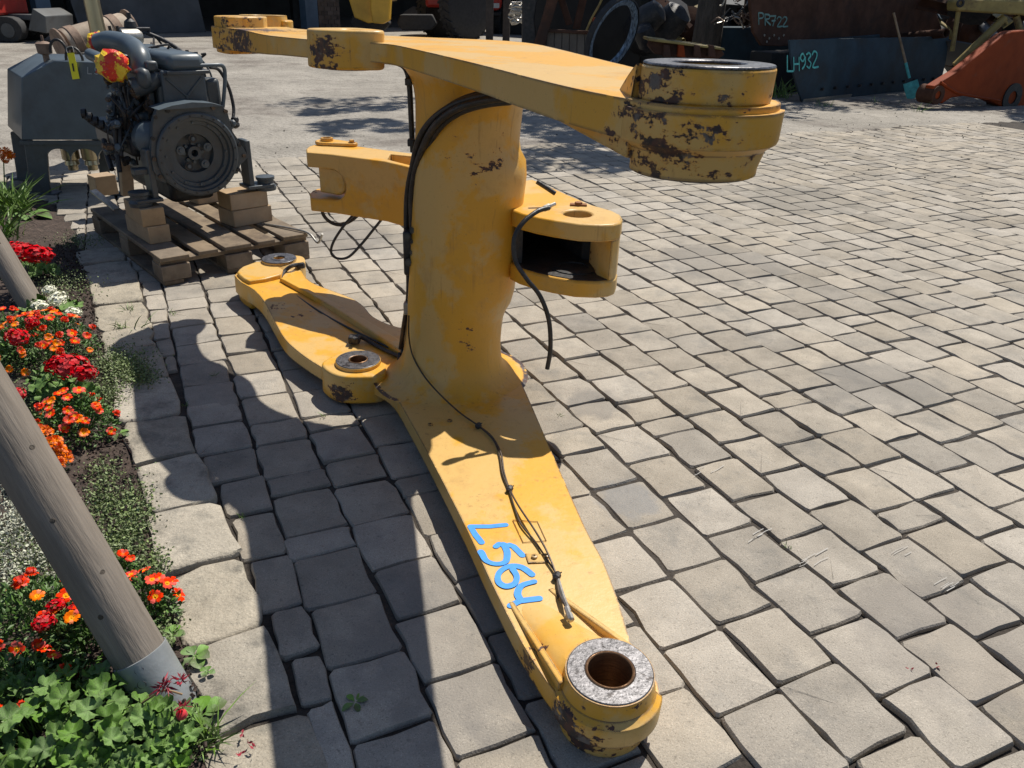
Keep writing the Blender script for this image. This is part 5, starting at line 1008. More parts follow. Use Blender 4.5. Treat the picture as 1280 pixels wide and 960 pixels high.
mb = MB(); e_ = [A_+nB*.02+Zv(.0), A_+tB*1.4+nB*.02, A_+tB*1.4+nB*.03+Zv(.05), A_+nB*.03+Zv(.05)]; mb.prism(e_, [p-nB*.02 for p in e_]); mb.build('lit_cutting_edge', M['fitting'], bl_)  # bright metal colour paints the lit highlight along the bottom edge
def bl_pt(px, py, off=.0):               # point on the leaning blade face, found by stepping along the sight line
    d = ray(px, py); best = None
    for i in range(3000):
        y = 11+i*.002; p = CAM+d*(y/d.y); r_ = p-A_; t = p.z/hB; depth = -(r_.dot(nB)); 
        o_ = .05*t-.03*math.sin(PI*min(1, max(0, t)))
        if depth > o_: return p+nB*off
    return p
def paint_text(par, chars, off, m, wd, n):
    for ch, (x, y, w_, h_) in chars:
        for st in GL[ch]:
            q = smoothpoly(st, 3) if ch in '5692P3R' else st
            pp = [(x+a/.6*w_, y-b*h_) for a, b in q]; mb = MB()
            P_ = [off(px, py) for px, py in pp]; ribbon(mb, P_, n, wd, .003); mb.build('painted_stroke', m, par, fix=False)
paint_text(bl_, [('L', (983, 89, 7, 19)), ('H', (991, 88, 8, 16)), ('9', (999, 86, 7, 19)), ('3', (1007, 85, 6, 19)), ('2', (1014, 84, 7, 20))], lambda x, y: bl_pt(x, y, .012), M['teal'], .027, nB+Zv(.35))
# rusty blade above and behind
A2 = A_-nB*.75-tB*.75; B2 = B_-nB*.75+tB*.0
rbld = empty('rusty_blade', A2, 'big rust-brown blade marked PR722 lying above and behind the blue one', 'dozer blade')
Pr = A2; qd = [gp(x, y, Pr, -nB) for x, y in ((931, -60), (942, 40), (952, 57), (978, 58), (1010, 53), (1180, 42), (1168, 10), (1150, -60))]
mb = MB(); mb.prism(qd, [p-nB*.05 for p in qd]); mb.build('blade_plate', M['rust'], rbld, bevel=.01)
qd = [gp(x, y, Pr+nB*.06, -nB) for x, y in ((1012, 50), (1100, 43), (1100, 49), (1012, 56))]; mb = MB(); mb.prism(qd, [p-nB*.05 for p in qd]); mb.build('edge_strip', M['bladeblue'], rbld, bevel=.01)
for x, y in ((955, 44), (961, 48), (967, 44), (973, 48), (979, 44), (958, 52)):
    p = gp(x, y, Pr, -nB); MB().cyl(p-nB*.01, p+nB*.012, .018, 8).build('blade_bolt', M['fitting'], rbld)
offp = lambda x, y: gp(x, y, Pr+nB*.006, -nB)
paint_text(rbld, [('P', (948, 30, 7, 14)), ('R', (956, 31, 7, 13)), ('7', (963, 32, 7, 12)), ('2', (971, 33, 6, 12)), ('2', (978, 33, 6, 12))], offp, mat('faded_teal', (.16, .30, .28), .7, var=.3), .022, nB)
for x, w_, hh in ((1000, 1.2, .62), (1090, 1.4, .66), (1160, .8, .7)):   # timbers carrying the rusty blade
    p = gp(x, 60, Pr, -nB); p.z = hh/2; mb = MB(); mb.box(p-nB*.3, w_, .4, hh, (tB, nB, Zv(1))); tag(mb.build('support_block', M['dark'], None, bevel=.02, loc=Vector((p.x, p.y, 0))), {1000: 'left dark support block under the rusty blade', 1090: 'middle dark support block under the rusty blade', 1160: 'right dark support block under the rusty blade'}[x], 'support block', 'blocks under the rusty blade')
# shovel
sh = empty('shovel', gy(1142, 124, 12.3), 'turquoise spade with wooden handle leaning against the blue dozer blade', 'shovel')
tip_ = gz(1143, 123); top_ = gy(1117, 16, tip_.y+.35); dv = (top_-tip_); LS = dv.length; dv.normalize()
MB().tube([tip_+dv*(LS*.40), tip_+dv*(LS*.7), top_], [.021, .018, .017], 10).build('handle', M['block'], sh, smooth=True)
MB().tube([tip_+dv*(LS*.24), tip_+dv*(LS*.42)], [.022, .024], 10).build('socket', M['teal'], sh, smooth=True)
sx_ = dv.cross(Vector((0, 1, 0))).normalized(); sn_ = sx_.cross(dv).normalized(); Wd = .115; vs = []; rows = [(0, .55), (.03, .9), (.10, 1.0), (.22, 1.0), (.27, .96)]
for l_, k_ in rows:
    for j in range(7):
        u_ = -1+j/3; vs.append(tip_+dv*(l_)+sx_*(Wd*k_*u_)-sn_*(.03*(1-u_*u_)*(.4+l_*2)))
nn = len(vs); vs += [v+sn_*.006 for v in vs]
f = [(i*7+j, i*7+j+1, (i+1)*7+j+1, (i+1)*7+j) for i in range(4) for j in range(6)]; f += [tuple(q+nn for q in g_) for g_ in f]
bd = [j for j in range(7)]+[i*7+6 for i in range(1, 5)]+[4*7+j for j in range(5, -1, -1)]+[i*7 for i in range(3, 0, -1)]; f += [(bd[i], bd[(i+1) % len(bd)], bd[(i+1) % len(bd)]+nn, bd[i]+nn) for i in range(len(bd))]
mb = MB(); mb.add(vs, f); mb.build('spade_blade', M['teal'], sh, smooth=True)
# orange arm
P_ = gz(1225, 134); no = Vector((-.5, 1, 0)).normalized()
oa = empty('orange_arm', P_, 'orange excavator arm section with dark pin holes lying at the right edge', 'machine part')
ol = [(1166, 122), (1168, 108), (1176, 103), (1200, 88), (1232, 62), (1256, 43), (1266, 39), (1300, 37), (1360, 50), (1360, 150), (1300, 146), (1264, 142), (1250, 132), (1232, 124), (1206, 120), (1190, 122), (1178, 130)]
q = [gp(x, y, P_, no) for x, y in ol]; mb = MB(); mb.prism(q, [p+no*.16 for p in q]); mb.build('arm_plate', M['orange'], oa, bevel=.02)
e1_ = [(1176, 103), (1190, 112), (1204, 118), (1250, 126)]; MB().tube(smoothpoly([gp(x, y, P_-no*.01, no) for x, y in e1_], 4), .02, 6).build('edge_weld', M['orange'], oa, smooth=True)
for x, y, R_ in ((1173, 119, .13), (1266, 122, .21)):
    p = gp(x, y, P_-no*.02, no); mb = MB(); mb.lathe(p, no, [(R_, 0), (R_, .28), (R_*.45, .28), (R_*.45, 0)], 28, close=True); mb.build('pin_boss', M['black'] if R_ > .2 else M['rust'], oa, smooth=True); MB().cyl(p+no*.1, p+no*.12, R_*.46, 20).build('boss_core', M['dark'], oa)
# yellow frame above
YF = 13.6; yf = empty('tubular_rack', gy(1240, 60, YF), 'old yellow tubular frame with diagonal struts above the orange arm', 'machine part')
flat('top_beam', [(1196, 2), (1200, -2), (1340, 2), (1340, 23), (1196, 14)], YF, .35, M['oldyellow'], yf, .03)
for a, b, r in (((1198, 14), (1190, 64), .035), ((1256, 22), (1194, 82), .06), ((1270, 20), (1276, 42), .05), ((1300, 20), (1285, 110), .05)):
    MB().tube([gy(*a, YF+.1), gy(*b, YF+.1)], r, 10).build('strut', M['oldyellow'], yf, smooth=True)
p = gy(1201, 4, YF-.03); MB().lathe(p, (0, 1, 0), [(.06, 0), (.06, .02), (.03, .02), (.03, 0)], 16, close=True).build('pin_eye', M['black'], yf)
# miscellaneous dark scrap behind: barrels, beams, plates, pipes
rs = random.Random(31)
def thing_at(x, y): return gy(x, y, rs.uniform(15.2, 17.5))
def scrap(kind, px, py, Y, lab, m, sz, grp=None):
    p = gy(px, py, Y); p.z = max(p.z, sz*.3); a = rs.uniform(0, PI); X = Vector((math.cos(a), math.sin(a), rs.uniform(-.4, .6))).normalized(); Yv = X.orthogonal().normalized(); Zz = X.cross(Yv); mb = MB()
    if kind == 'beam':
        mb.box(p, sz*2.2, .03, .22, (X, Yv, Zz)); mb.box(p+Zz*.115, sz*2.2, .18, .02, (X, Yv, Zz)); mb.box(p-Zz*.115, sz*2.2, .18, .02, (X, Yv, Zz))
    elif kind == 'pipe': mb.lathe(p, X, [(.08*sz, -sz), (.1*sz, -sz), (.1*sz, sz), (.08*sz, sz)], 14, close=True)
    elif kind == 'plate': pts = [p+X*(sz*.7*math.cos(b)*rs.uniform(.8, 1.2))+Zz*(sz*.5*math.sin(b)*rs.uniform(.8, 1.2)) for b in np.linspace(0, 2*PI, 8)[:-1]]; mb.prism(pts, [q+Yv*.03 for q in pts])
    elif kind == 'casing': mb.lathe(p, X, [(.2*sz, -.6*sz), (.5*sz, -.5*sz), (.5*sz, -.2*sz), (.42*sz, -.1*sz), (.42*sz, .3*sz), (.5*sz, .35*sz), (.3*sz, .6*sz)], 20)
    o = mb.build('scrap_'+kind, m, None, smooth=True, angle=35, loc=p); return tag(o, lab, 'scrap metal', grp)
mats_ = [M['rust'], M['black'], M['bladeblue'], M['sheet'], M['oldyellow'], M['rust'], M['black']]
k = 0
for px in range(800, 1290, 26):
    for py in (70, 40, 12):
        kd = ('beam', 'pipe', 'plate', 'casing')[(k*7+k//3) % 4]
        qx = px+rs.uniform(-8, 8); where = 'left of the tree trunk' if px < 860 else 'right of the tree trunk' if px < 930 else 'behind the left half of the rusty blade' if px < 1040 else 'behind the right half of the rusty blade' if px < 1150 else 'between rusty blade and yellow frame' if px < 1200 else 'behind the yellow frame'
        hh_ = {70: 'low', 40: 'halfway up', 12: 'high up'}[py]; cm = ('rusty', 'black', 'blue-grey', 'grey steel', 'old yellow', 'rusty', 'sooty')[k % 7]
        scrap(kd, qx, py+rs.uniform(-6, 6), rs.uniform(15.4, 17.4), '%s scrap %s %s %s' % (cm, kd, hh_, where) if 1 else {'beam': 'dark rusty beam in the shaded scrap heap behind the blades', 'pipe': 'dark pipe length in the shaded scrap heap behind the blades', 'plate': 'dark cut plate in the shaded scrap heap behind the blades', 'casing': 'dark round casing in the shaded scrap heap behind the blades'}[kd], mats_[k % 7], rs.uniform(.5, .9), 'dark %ss in the scrap heap' % kd); k += 1
for (x, y, Y, s_, a_) in ((812, 22, 13.6, .36, 0), (838, 28, 13.9, .42, 1), (806, 44, 13.4, .26, 2)):
    p = gy(x, y, Y); mb = MB(); mb.lathe(p, Vector((math.cos(a_), -.4, .8)), [(.3*s_, -.7*s_), (.55*s_, -.6*s_), (.6*s_, 0), (.5*s_, .5*s_), (.2*s_, .65*s_)], 24); tag(mb.build('steel_barrel', M['black'], None, smooth=True, loc=p), {0: 'upper left dark blue barrel in the heap left of the tree trunk', 1: 'right dark blue barrel touching the tree trunk', 2: 'lowest small dark blue barrel by the rusty beam'}[a_], 'barrel', 'dark barrels left of the trunk')
# tangle of bright swarf wires between trunk and blade
sw_ = empty('wire_tangle', gy(925, 18, 14.2), 'tangle of shiny bent wires and rods between tree trunk and rusty blade', 'scrap metal')
for k in range(34):
    a = gy(rs.uniform(902, 938), rs.uniform(-12, 34), rs.uniform(13.9, 14.5)); d = Vector((rs.uniform(-1, 1), rs.uniform(-.4, .4), rs.uniform(-.7, .7)))*.28; MB().tube(smoothpoly([a, a+d*.5+Zv(rs.uniform(-.08, .08)), a+d], 3), rs.choice([.008, .012, .016]), 5).build('bent_rod', rs.choice([M['fitting'], M['rustbrown'], M['sheet']]), sw_)
flat('crate_body', [(895, 34), (985, 34), (985, 92), (900, 92)], 14.6, .4, M['bladeblue'], empty('dark_crate', gy(940, 80, 14.6), 'dark blue-black crate between the rusty beam and the rusty blade', 'crate'), .02)
# retaining wall behind the scrap and more yard trees closing the view
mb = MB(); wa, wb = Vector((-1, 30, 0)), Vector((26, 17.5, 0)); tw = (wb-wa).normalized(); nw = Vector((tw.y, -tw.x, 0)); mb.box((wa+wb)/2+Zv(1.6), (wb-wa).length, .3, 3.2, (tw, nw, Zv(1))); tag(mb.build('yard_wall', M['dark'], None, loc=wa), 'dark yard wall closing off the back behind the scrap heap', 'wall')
# small stones and weeds along the blade foot
r = random.Random(77); mb = MB()
for _ in range(240):
    px, py = r.uniform(300, 1280), r.gauss(190, 22)
    if r.random() < .4: px, py = r.uniform(960, 1280), r.uniform(128, 175)
    p = gz(px, py, .004); s_ = r.uniform(.003, .011); mb.lathe(p, (r.uniform(-.4, .4), r.uniform(-.4, .4), 1), [(s_*.6, -s_*.5), (s_, 0), (s_*.5, s_*.6)], 5)
tag(mb.build('loose_grit', mat('grit', (.13, .12, .10), .9, var=.4), None, fix=False), 'loose dark grit and crumbs scattered at the edge of the paving', kind='stuff')

# ================================================================ FLOWER BED
mb = MB(); S_ = np.linspace(.2, 6.6, 110); T_ = np.linspace(0, 1, 60); vv = []
for s in S_:
    e = CL(s)+.02
    for t in T_:
        v = e-2.8*(1-t)**1.3*1.0; n1 = noise.noise(Vector((s*14, v*14, 1))); n2 = noise.noise(Vector((s*4, v*4, 5)))
        p = SV(s, v); vv.append((p.x, p.y, -.012+.030*min(1, (e-v)*5)+.016*n1+.018*n2))
n_ = len(T_); mb.add(vv, [(i*n_+j, i*n_+j+1, (i+1)*n_+j+1, (i+1)*n_+j) for i in range(len(S_)-1) for j in range(n_-1)])
tag(mb.build('bed_soil', M['soil'], smooth=True), kind='structure')
rf_ = random.Random(99)
mb = MB()                                # crumbs of earth and bark on the soil
for _ in range(2600):
    s = rf_.uniform(.5, 5); v = CL(s)-abs(rf_.gauss(0, .18)); p = SV(s, v, .02+rf_.uniform(-.006, .006)); z = rf_.uniform(.0025, .008)
    X = Vector((rf_.gauss(0, 1), rf_.gauss(0, 1), rf_.gauss(0, 1))).normalized(); Y = X.orthogonal().normalized(); mb.box(p, z*1.6, z, z*.7, (X, Y, X.cross(Y)))
tag(mb.build('soil_crumbs', M['soil'], None, fix=False), 'dark crumbs of soil and bark along the kerb in the flower bed', kind='stuff')

def leafquad(vs, fs, p, d, n, L, w_, fold=.2):
    d = d.normalized(); s = d.cross(n).normalized(); n = s.cross(d); i = len(vs)
    vs += [p, p+d*L*.45+s*w_-n*fold*w_, p+d*L, p+d*L*.45-s*w_-n*fold*w_, p+d*L*.5+n*fold*w_*.5]
    fs += [(i, i+1, i+4), (i+1, i+2, i+4), (i+2, i+3, i+4), (i+3, i, i+4)]
def rdir(r, up=0): return Vector((r.gauss(0, 1), r.gauss(0, 1), r.gauss(0, 1)+up)).normalized()
def flower_mesh(name, petals, R, cup, m1, m2, wid=.42, layers=1, mid=.33):
    vs = []; fs = []; mi = []; r = random.Random(len(name)+petals)
    for l in range(layers):
        for k in range(petals):
            a = 2*PI*(k+.5*l)/petals+r.uniform(-.1, .1); RR = R*(1-.28*l)*r.uniform(.9, 1.08); c, s_ = math.cos(a), math.sin(a); h = cup*(1+l*.8)
            def P(x, y, z): return (x*c-y*s_, x*s_+y*c, z+.003*l)
            w_ = RR*wid; i = len(vs)
            w_ *= .78; tw_ = r.uniform(-.25, .25)*RR*.3; vs += [P(RR*.08, 0, 0), P(RR*mid, -w_*.5, h*.4), P(RR*mid, w_*.5, h*.4), P(RR*.72, -w_*.95, h+tw_), P(RR*.72, w_*.95, h-tw_), P(RR, -w_*.5, h*.6+tw_), P(RR*.92, 0, h*.8), P(RR, w_*.5, h*.6-tw_)]
            fs += [(i, i+1, i+2), (i+1, i+3, i+4, i+2), (i+3, i+5, i+6, i+7, i+4)]; mi += [1, 0, 0]
    i = len(vs); n = 7
    vs += [(R*.14*math.cos(2*PI*k/n), R*.14*math.sin(2*PI*k/n), R*.06) for k in range(n)]+[(0, 0, R*.16)]; fs += [(i+k, i+(k+1) % n, i+n) for k in range(n)]; mi += [1]*n
    me = bpy.data.meshes.new(name); me.from_pydata(vs, [], fs); me.materials.append(M[m1]); me.materials.append(M[m2]); me.polygons.foreach_set('material_index', mi); return me
FM = {'red': [flower_mesh('flower', 7, .0175, .004, 'petal', 'heart'), flower_mesh('flower', 8, .0165, .007, 'petal', 'petalo'), flower_mesh('flower', 6, .018, .002, 'petal', 'heart', .5)],
      'orange': [flower_mesh('flower', 8, .0165, .005, 'petalo', 'heart'), flower_mesh('flower', 9, .016, .008, 'petal', 'petalo', .4, 2)],
      'zinnia': [flower_mesh('flower', 12, .026, .006, 'petalo', 'heart', .24, 3, .5), flower_mesh('flower', 12, .024, .008, 'petalo', 'petalo', .24, 3, .5)]}
def face(d): return Vector(d).to_track_quat('Z', 'Y').to_euler()
def marigold(cx, cy, z, Rx, Hh, nfl, kinds, label, seed, nleaf=1100, flz=None, group='orange and red marigold plants in the bed', s=1.0):
    r = random.Random(seed); c = gz(cx, cy, 0); pl = empty('marigold_plant', c, label, 'flower plant', group)
    vs = []; fs = []
    for _ in range(nleaf):
        d = rdir(r, .35); d.z = abs(d.z); rr = r.uniform(.45, 1)**.5; p = c+Vector((d.x*Rx*rr, d.y*Rx*rr, .015+d.z*Hh*rr)); leafquad(vs, fs, p, (d+rdir(r)*.9), rdir(r, 1), r.uniform(.010, .022), r.uniform(.0028, .0055))
    for _ in range(26):
        a = r.uniform(0, 6.28); q = r.uniform(.2, .9); p0 = c+Vector((math.cos(a)*.02, math.sin(a)*.02, 0)); p1 = c+Vector((math.cos(a)*Rx*q, math.sin(a)*Rx*q, Hh*math.sqrt(max(0, 1-q*q))))
        i = len(vs); t = Vector((.002, 0, 0)); vs += [p0-t, p0+t, p1+t, p1-t]; fs.append((i, i+1, i+2, i+3))
    mb = MB(); mb.add(vs, fs); mb.build('foliage', M['leaf'], pl, fix=False)
    for _ in range(nfl):
        d = rdir(r, .7); d.z = abs(d.z)+.15; d.normalize(); p = c+Vector((d.x*Rx*1.02, d.y*Rx*1.02, .02+d.z*Hh*1.06)); k = r.choice(kinds)
        o = instance(r.choice(FM[k]), 'flower', pl, p, face((d+Vector((0, -.35, .7))+rdir(r)*.35)), (s*r.uniform(.8, 1.15),)*3)
    return pl
OR_ = ['orange', 'red', 'red']
marigold(60, 452, 0, .20, .17, 62, ['orange', 'orange', 'red'], 'dense dome of small orange-red blooms in front of the far stake', 1, 2300)
marigold(8, 440, 0, .15, .15, 18, ['orange', 'red'], 'orange-flowered clump cut by the left picture edge below the far stake', 2, 900)
marigold(98, 548, 0, .125, .14, 30, ['red', 'orange', 'red'], 'clump with single red-orange blooms nearest the kerb above the near stake', 3, 1500)
marigold(52, 600, 0, .075, .15, 15, ['zinnia'], 'plant with large double orange-yellow heads touching the near stake', 4, 500, s=1.0)
marigold(14, 590, 0, .09, .13, 12, ['red', 'zinnia'], 'mixed red and orange clump at the left picture edge beside the near stake', 5, 600)
marigold(186, 770, 0, .075, .10, 12, ['red'], 'low clump with red yellow-eyed blooms between near stake and kerb', 6, 650, s=1.05)
marigold(152, 728, 0, .045, .06, 6, ['red'], 'tiny clump of red blooms just right of the near stake', 7, 250)
marigold(118, 812, 0, .10, .11, 13, ['red', 'red', 'orange'], 'red and yellow single blooms left of the near stake', 8, 900, s=1.15)
marigold(45, 800, 0, .14, .12, 15, ['orange', 'red'], 'wide low clump with scattered orange blooms at the left picture edge', 9, 1500, s=1.1)
marigold(20, 890, 0, .12, .10, 6, ['red'], 'sparse red-flowered plant at the bottom left above the broad leaves', 10, 900, s=1.1)
# crimson geraniums: ball heads on stalks over lobed leaves
def geranium_leaf(i_):
    r_ = random.Random(i_); w1, w2, ph = r_.uniform(.03, .10), r_.uniform(.04, .08), r_.uniform(-.3, .3)
    vs = [(0, 0, 0)]; n = 34
    for k in range(n):
        a = -2.75+5.5*k/(n-1); r = 1+w1*math.cos(a*5.5+ph)+w2*math.cos(a*15+ph)+.05*math.sin(a*2+i_); vs.append((r*math.cos(a), r*math.sin(a), .22*r*r+(.10+w1)*math.cos(a*5.5+ph)+.08*math.sin(a*(2+i_ % 2)+i_)))
    vs2 = [(x*.55, y*.55, z*.25-.03) for x, y, z in vs[1:]]; m = len(vs); vs += vs2
    fs = [(0, m+k, m+k+1) for k in range(n-1)]+[(m+k, 1+k, 2+k, m+k+1) for k in range(n-1)]
    me = bpy.data.meshes.new('leaf'); me.from_pydata(vs, [], fs); me.materials.append(M['gleaf']); me.polygons.foreach_set('use_smooth', [True]*len(fs)); return me
GLFS = [geranium_leaf(i) for i in range(5)]
def ballhead(name, m, n, R, seed):
    r = random.Random(seed); vs = []; fs = []
    for _ in range(n):
        d = rdir(r, .25); p = d*R*r.uniform(.7, 1); t = d.orthogonal().normalized(); b = d.cross(t); a = r.uniform(0, 6.3); t, b = t*math.cos(a)+b*math.sin(a), b*math.cos(a)-t*math.sin(a); z = R*r.uniform(.20, .34)
        i = len(vs); vs += [p-t*z*.7, p-b*z*.8+d*z*.25, p+t*z*.9+d*z*.1, p+b*z*.8+d*z*.3]; fs.append((i, i+1, i+2, i+3))
    me = bpy.data.meshes.new(name); me.from_pydata([tuple(v) for v in vs], [], fs); me.materials.append(m); return me
BH = [ballhead('flower_head', M['pred'], 120, 1, s) for s in (1, 2)]
WH = ballhead('flower_head', M['pwhite'], 110, 1, 5)
def geranium(base, heads, nleaf, spread, hmax, label, seed, lsz=.03, cat='geranium', grp='crimson geraniums in the bed', head=None):
    r = random.Random(seed); c = gz(*base, 0); pl = empty('geranium_plant', c, label, cat, grp)
    mb = MB()
    for _ in range(nleaf):
        a = r.uniform(0, 6.28); q = math.sqrt(r.uniform(0, 1)); z = hmax*(1-.55*q*q)*r.uniform(.45, 1); p = c+Vector((math.cos(a)*spread*q, math.sin(a)*spread*q*.8, z)); sz = lsz*r.uniform(.65, 1.2)
        n = (Vector((math.cos(a)*q*.8, math.sin(a)*q*.8-.2, 1))+rdir(r)*.35).normalized()
        qn = n.to_track_quat('Z', 'Y') @ Vector((0, 0, 1)).rotation_difference(Vector((0, 0, 1))); qn.rotate(Matrix.Rotation(0, 3, 'Z')); qz = Matrix.Rotation(r.uniform(0, 6.28), 3, 'Z'); e = (n.to_track_quat('Z', 'Y').to_matrix() @ qz).to_euler(); instance(r.choice(GLFS), 'leaf', pl, p, e, (sz*r.uniform(.85, 1.1), sz, sz*r.uniform(.5, 1.9)))
        mb.tube([c+Vector((math.cos(a)*.02, math.sin(a)*.02, 0)), c.lerp(p, .6)+Vector((0, 0, z*.2)), p], .0016, 4, False)
    for (px, py, y_z, R) in heads:
        p = gz(px, py, y_z); o = instance(head or r.choice(BH), 'flower_head', pl, p, (r.uniform(-.3, .3), r.uniform(-.3, .3), r.uniform(0, 6)), (R, R, R*.62)); mb.tube([c, c.lerp(p, .6)+Vector((.01, 0, .02)), p], .0022, 5, False)
    tag(mb.build('stalks', M['grass'], pl, fix=False), kind=None)
geranium((78, 500), [(88, 458, .19, .060), (105, 466, .18, .045), (72, 455, .19, .045)], 30, .13, .13, 'geranium with the biggest crimson head, above the kerbside clump', 41)
geranium((22, 455), [(22, 421, .20, .042), (40, 402, .21, .028)], 18, .10, .12, 'geranium with a small crimson head at the left edge of the bed', 42)
geranium((40, 348), [(30, 316, .20, .07), (48, 318, .20, .07), (18, 310, .19, .05)], 16, .13, .12, 'geranium with wide crimson heads beside the far stake', 43, .035)
geranium((8, 540), [(8, 494, .17, .035), (22, 492, .16, .028)], 16, .10, .11, 'geranium with a half-hidden crimson head behind the near stake', 44)
geranium((75, 800), [(55, 778, .12, .026), (70, 757, .12, .022), (93, 762, .11, .018)], 5, .06, .07, 'geranium with loose crimson petals left of the near stake', 45, .02)
geranium((60, 935), [], 190, .23, .125, 'broad mass of bright green lobed geranium leaves at the bottom left', 46, .0255, 'geranium')
geranium((168, 945), [], 95, .125, .08, 'lower patch of lobed geranium leaves at the foot of the near stake', 47, .021, 'geranium')
geranium((65, 395), [(72, 374, .12, .045), (50, 382, .11, .04), (92, 390, .10, .035), (62, 362, .12, .03)], 22, .13, .08, 'cream-white flowering plant at the foot of the far stake', 48, .03, 'flower plant', 'cream flowers', WH)
# withered flower head leaning against the sleeve
wf = empty('withered_flower', gz(170, 888, .0), 'withered dark red flower head on a dry stalk in front of the metal sleeve', 'flower', None); r = random.Random(5)
h1, h2 = gz(205, 863, .13), gz(228, 868, .12); MB().tube(smoothpoly([gz(165, 888, .05), gz(185, 874, .09), h1, h2], 4), .0022, 6).build('stalk', M['stem'], wf, smooth=True)
for c, n, R in ((h1+Vector((0, 0, .012)), 26, .020), (gz(226, 850, .13), 22, .017), (gz(228, 884, .10), 18, .015)):
    vs = []; fs = []
    for _ in range(n): leafquad(vs, fs, c+rdir(r)*R*.3, rdir(r, .2), rdir(r), r.uniform(.5, 1.2)*R*1.3, R*.14, .5)
    mb = MB(); mb.add(vs, fs); mb.build('flower_head', M['pdry'], wf, fix=False)
MB().lathe(gz(227, 893, .085), (0, -.3, 1), [(.004, -.012), (.011, -.004), (.010, .006), (.003, .012)], 10).build('red_bud', M['pred'], wf, smooth=True)
# young broad-leaved weeds by the kerb
def rosette(px, py, n, L, label, seed, z=.015, w_=.32):
    r = random.Random(seed); c = gz(px, py, z); pl = empty('weed', c, label, 'weed', 'young weeds along the kerb')
    for k in range(n):
        a = 2*PI*k/n+r.uniform(-.3, .3); d = Vector((math.cos(a), math.sin(a), r.uniform(.25, .6))); d.normalize(); vs = []; rows = 6; s_ = d.cross(Vector((0, 0, 1))).normalized(); LL = L*r.uniform(.7, 1.1); fs = []
        for i in range(rows+1):
            t = i/rows; wd = LL*w_*math.sin(PI*min(1, max(.03, (t-.2)/.8)))**.8+.001 if t > .2 else .0012; p = c+d*LL*t+Vector((0, 0, -LL*.35*t*t)); vs += [p-s_*wd+Vector((0, 0, wd*.3)), p, p+s_*wd+Vector((0, 0, wd*.3))]
        fs = [(i*3+j, i*3+j+1, (i+1)*3+j+1, (i+1)*3+j) for i in range(rows) for j in range(2)]
        mb = MB(); mb.add(vs, fs); mb.build('leaf', M['gleaf'], pl, fix=False, smooth=True, angle=90)
rosette(243, 820, 6, .045, 'small weed with oval leaves beside the near stake', 1); rosette(252, 895, 7, .062, 'broad-leaved weed at the foot of the metal sleeve', 2); rosette(259, 840, 4, .025, 'tiniest weed seedling between stake and kerb', 3); rosette(148, 543, 5, .05, 'weed with pointed leaves against the kerb above the near stake', 4, w_=.25); rosette(215, 795, 5, .035, 'pale green seedling touching the near stake at its upper right', 5)
rosette(444, 878, 5, .035, 'small dark weed growing from a paving joint in the shade', 6, 0, .2)
# creeping ground cover
def carpet(name, spots, m, label, seed, L=(.006, .013)):
    r = random.Random(seed); vs = []; fs = []
    for (px, py, rx, ry, n, h) in spots:
        for _ in range(n):
            x = r.gauss(px, rx*.5); y = r.gauss(py, ry*.5); d = rdir(r, .4); p = gz(x, y, .012+abs(r.gauss(0, h))); leafquad(vs, fs, p, d, rdir(r, 1.2), r.uniform(*L), r.uniform(.0022, .0045))
    mb = MB(); mb.add(vs, fs); o = mb.build(name, m, None, fix=False); return tag(o, label, kind='stuff')
carpet('ground_cover', [(150, 455, 38, 22, 2600, .022), (175, 470, 24, 12, 900, .015), (135, 490, 22, 20, 900, .012), (165, 640, 28, 40, 1500, .008), (130, 625, 30, 30, 900, .008), (150, 680, 30, 30, 1300, .01), (60, 690, 70, 40, 1800, .012), (190, 705, 25, 25, 500, .008), (130, 590, 25, 20, 400, .006), (200, 780, 25, 40, 500, .01), (30, 750, 40, 40, 900, .02), (60, 470, 60, 50, 1500, .03), (120, 250, 0, 0, 0, 0), (95, 300, 35, 10, 500, .02), (70, 355, 50, 25, 1200, .04), (20, 520, 40, 40, 900, .03), (30, 860, 50, 30, 900, .02), (235, 920, 30, 30, 350, .006)], M['cover'], 'creeping green ground cover with tiny leaves along the kerb', 61)
carpet('silver_cover', [(40, 640, 45, 30, 3600, .010), (70, 690, 45, 30, 3000, .010), (15, 690, 30, 40, 1800, .01), (20, 610, 25, 20, 900, .01), (80, 730, 25, 20, 700, .01), (205, 520, 0, 0, 0, 0)], M['silver'], 'silvery white-green ground cover behind the near stake', 62)
# grass tufts
def tuft(px, py, n, L, label, seed, z=0, spread=.03, grp='grass tufts'):
    r = random.Random(seed); c = gz(px, py, z); mb = MB(); vs = []; fs = []
    for _ in range(n):
        a = r.uniform(0, 6.28); o = Vector((math.cos(a), math.sin(a), 0))*spread*r.random(); d = Vector((r.gauss(0, .45), r.gauss(0, .45), 1)).normalized(); s_ = d.cross(Vector((r.gauss(0, 1), r.gauss(0, 1), 0))).normalized(); LL = L*r.uniform(.5, 1.1); w_ = LL*.018+.0008; i = len(vs)
        q = [c+o+d*LL*t+Vector((d.x, d.y, -.25))*LL*.7*t*t for t in (0, .35, .7, 1)]
        vs += [q[0]-s_*w_, q[0]+s_*w_, q[1]-s_*w_, q[1]+s_*w_, q[2]-s_*w_*.7, q[2]+s_*w_*.7, q[3]]; fs += [(i, i+1, i+3, i+2), (i+2, i+3, i+5, i+4), (i+4, i+5, i+6)]
    mb.add(vs, fs); return tag(mb.build('grass_tuft', M['grass'], None, fix=False, loc=c), label, 'grass', grp)
tuft(12, 268, 170, .30, 'tall grassy plant at the left edge below the tank', 1, 0, .14); tuft(2, 300, 90, .26, 'grass at the left picture edge above the red geraniums', 2, 0, .12)
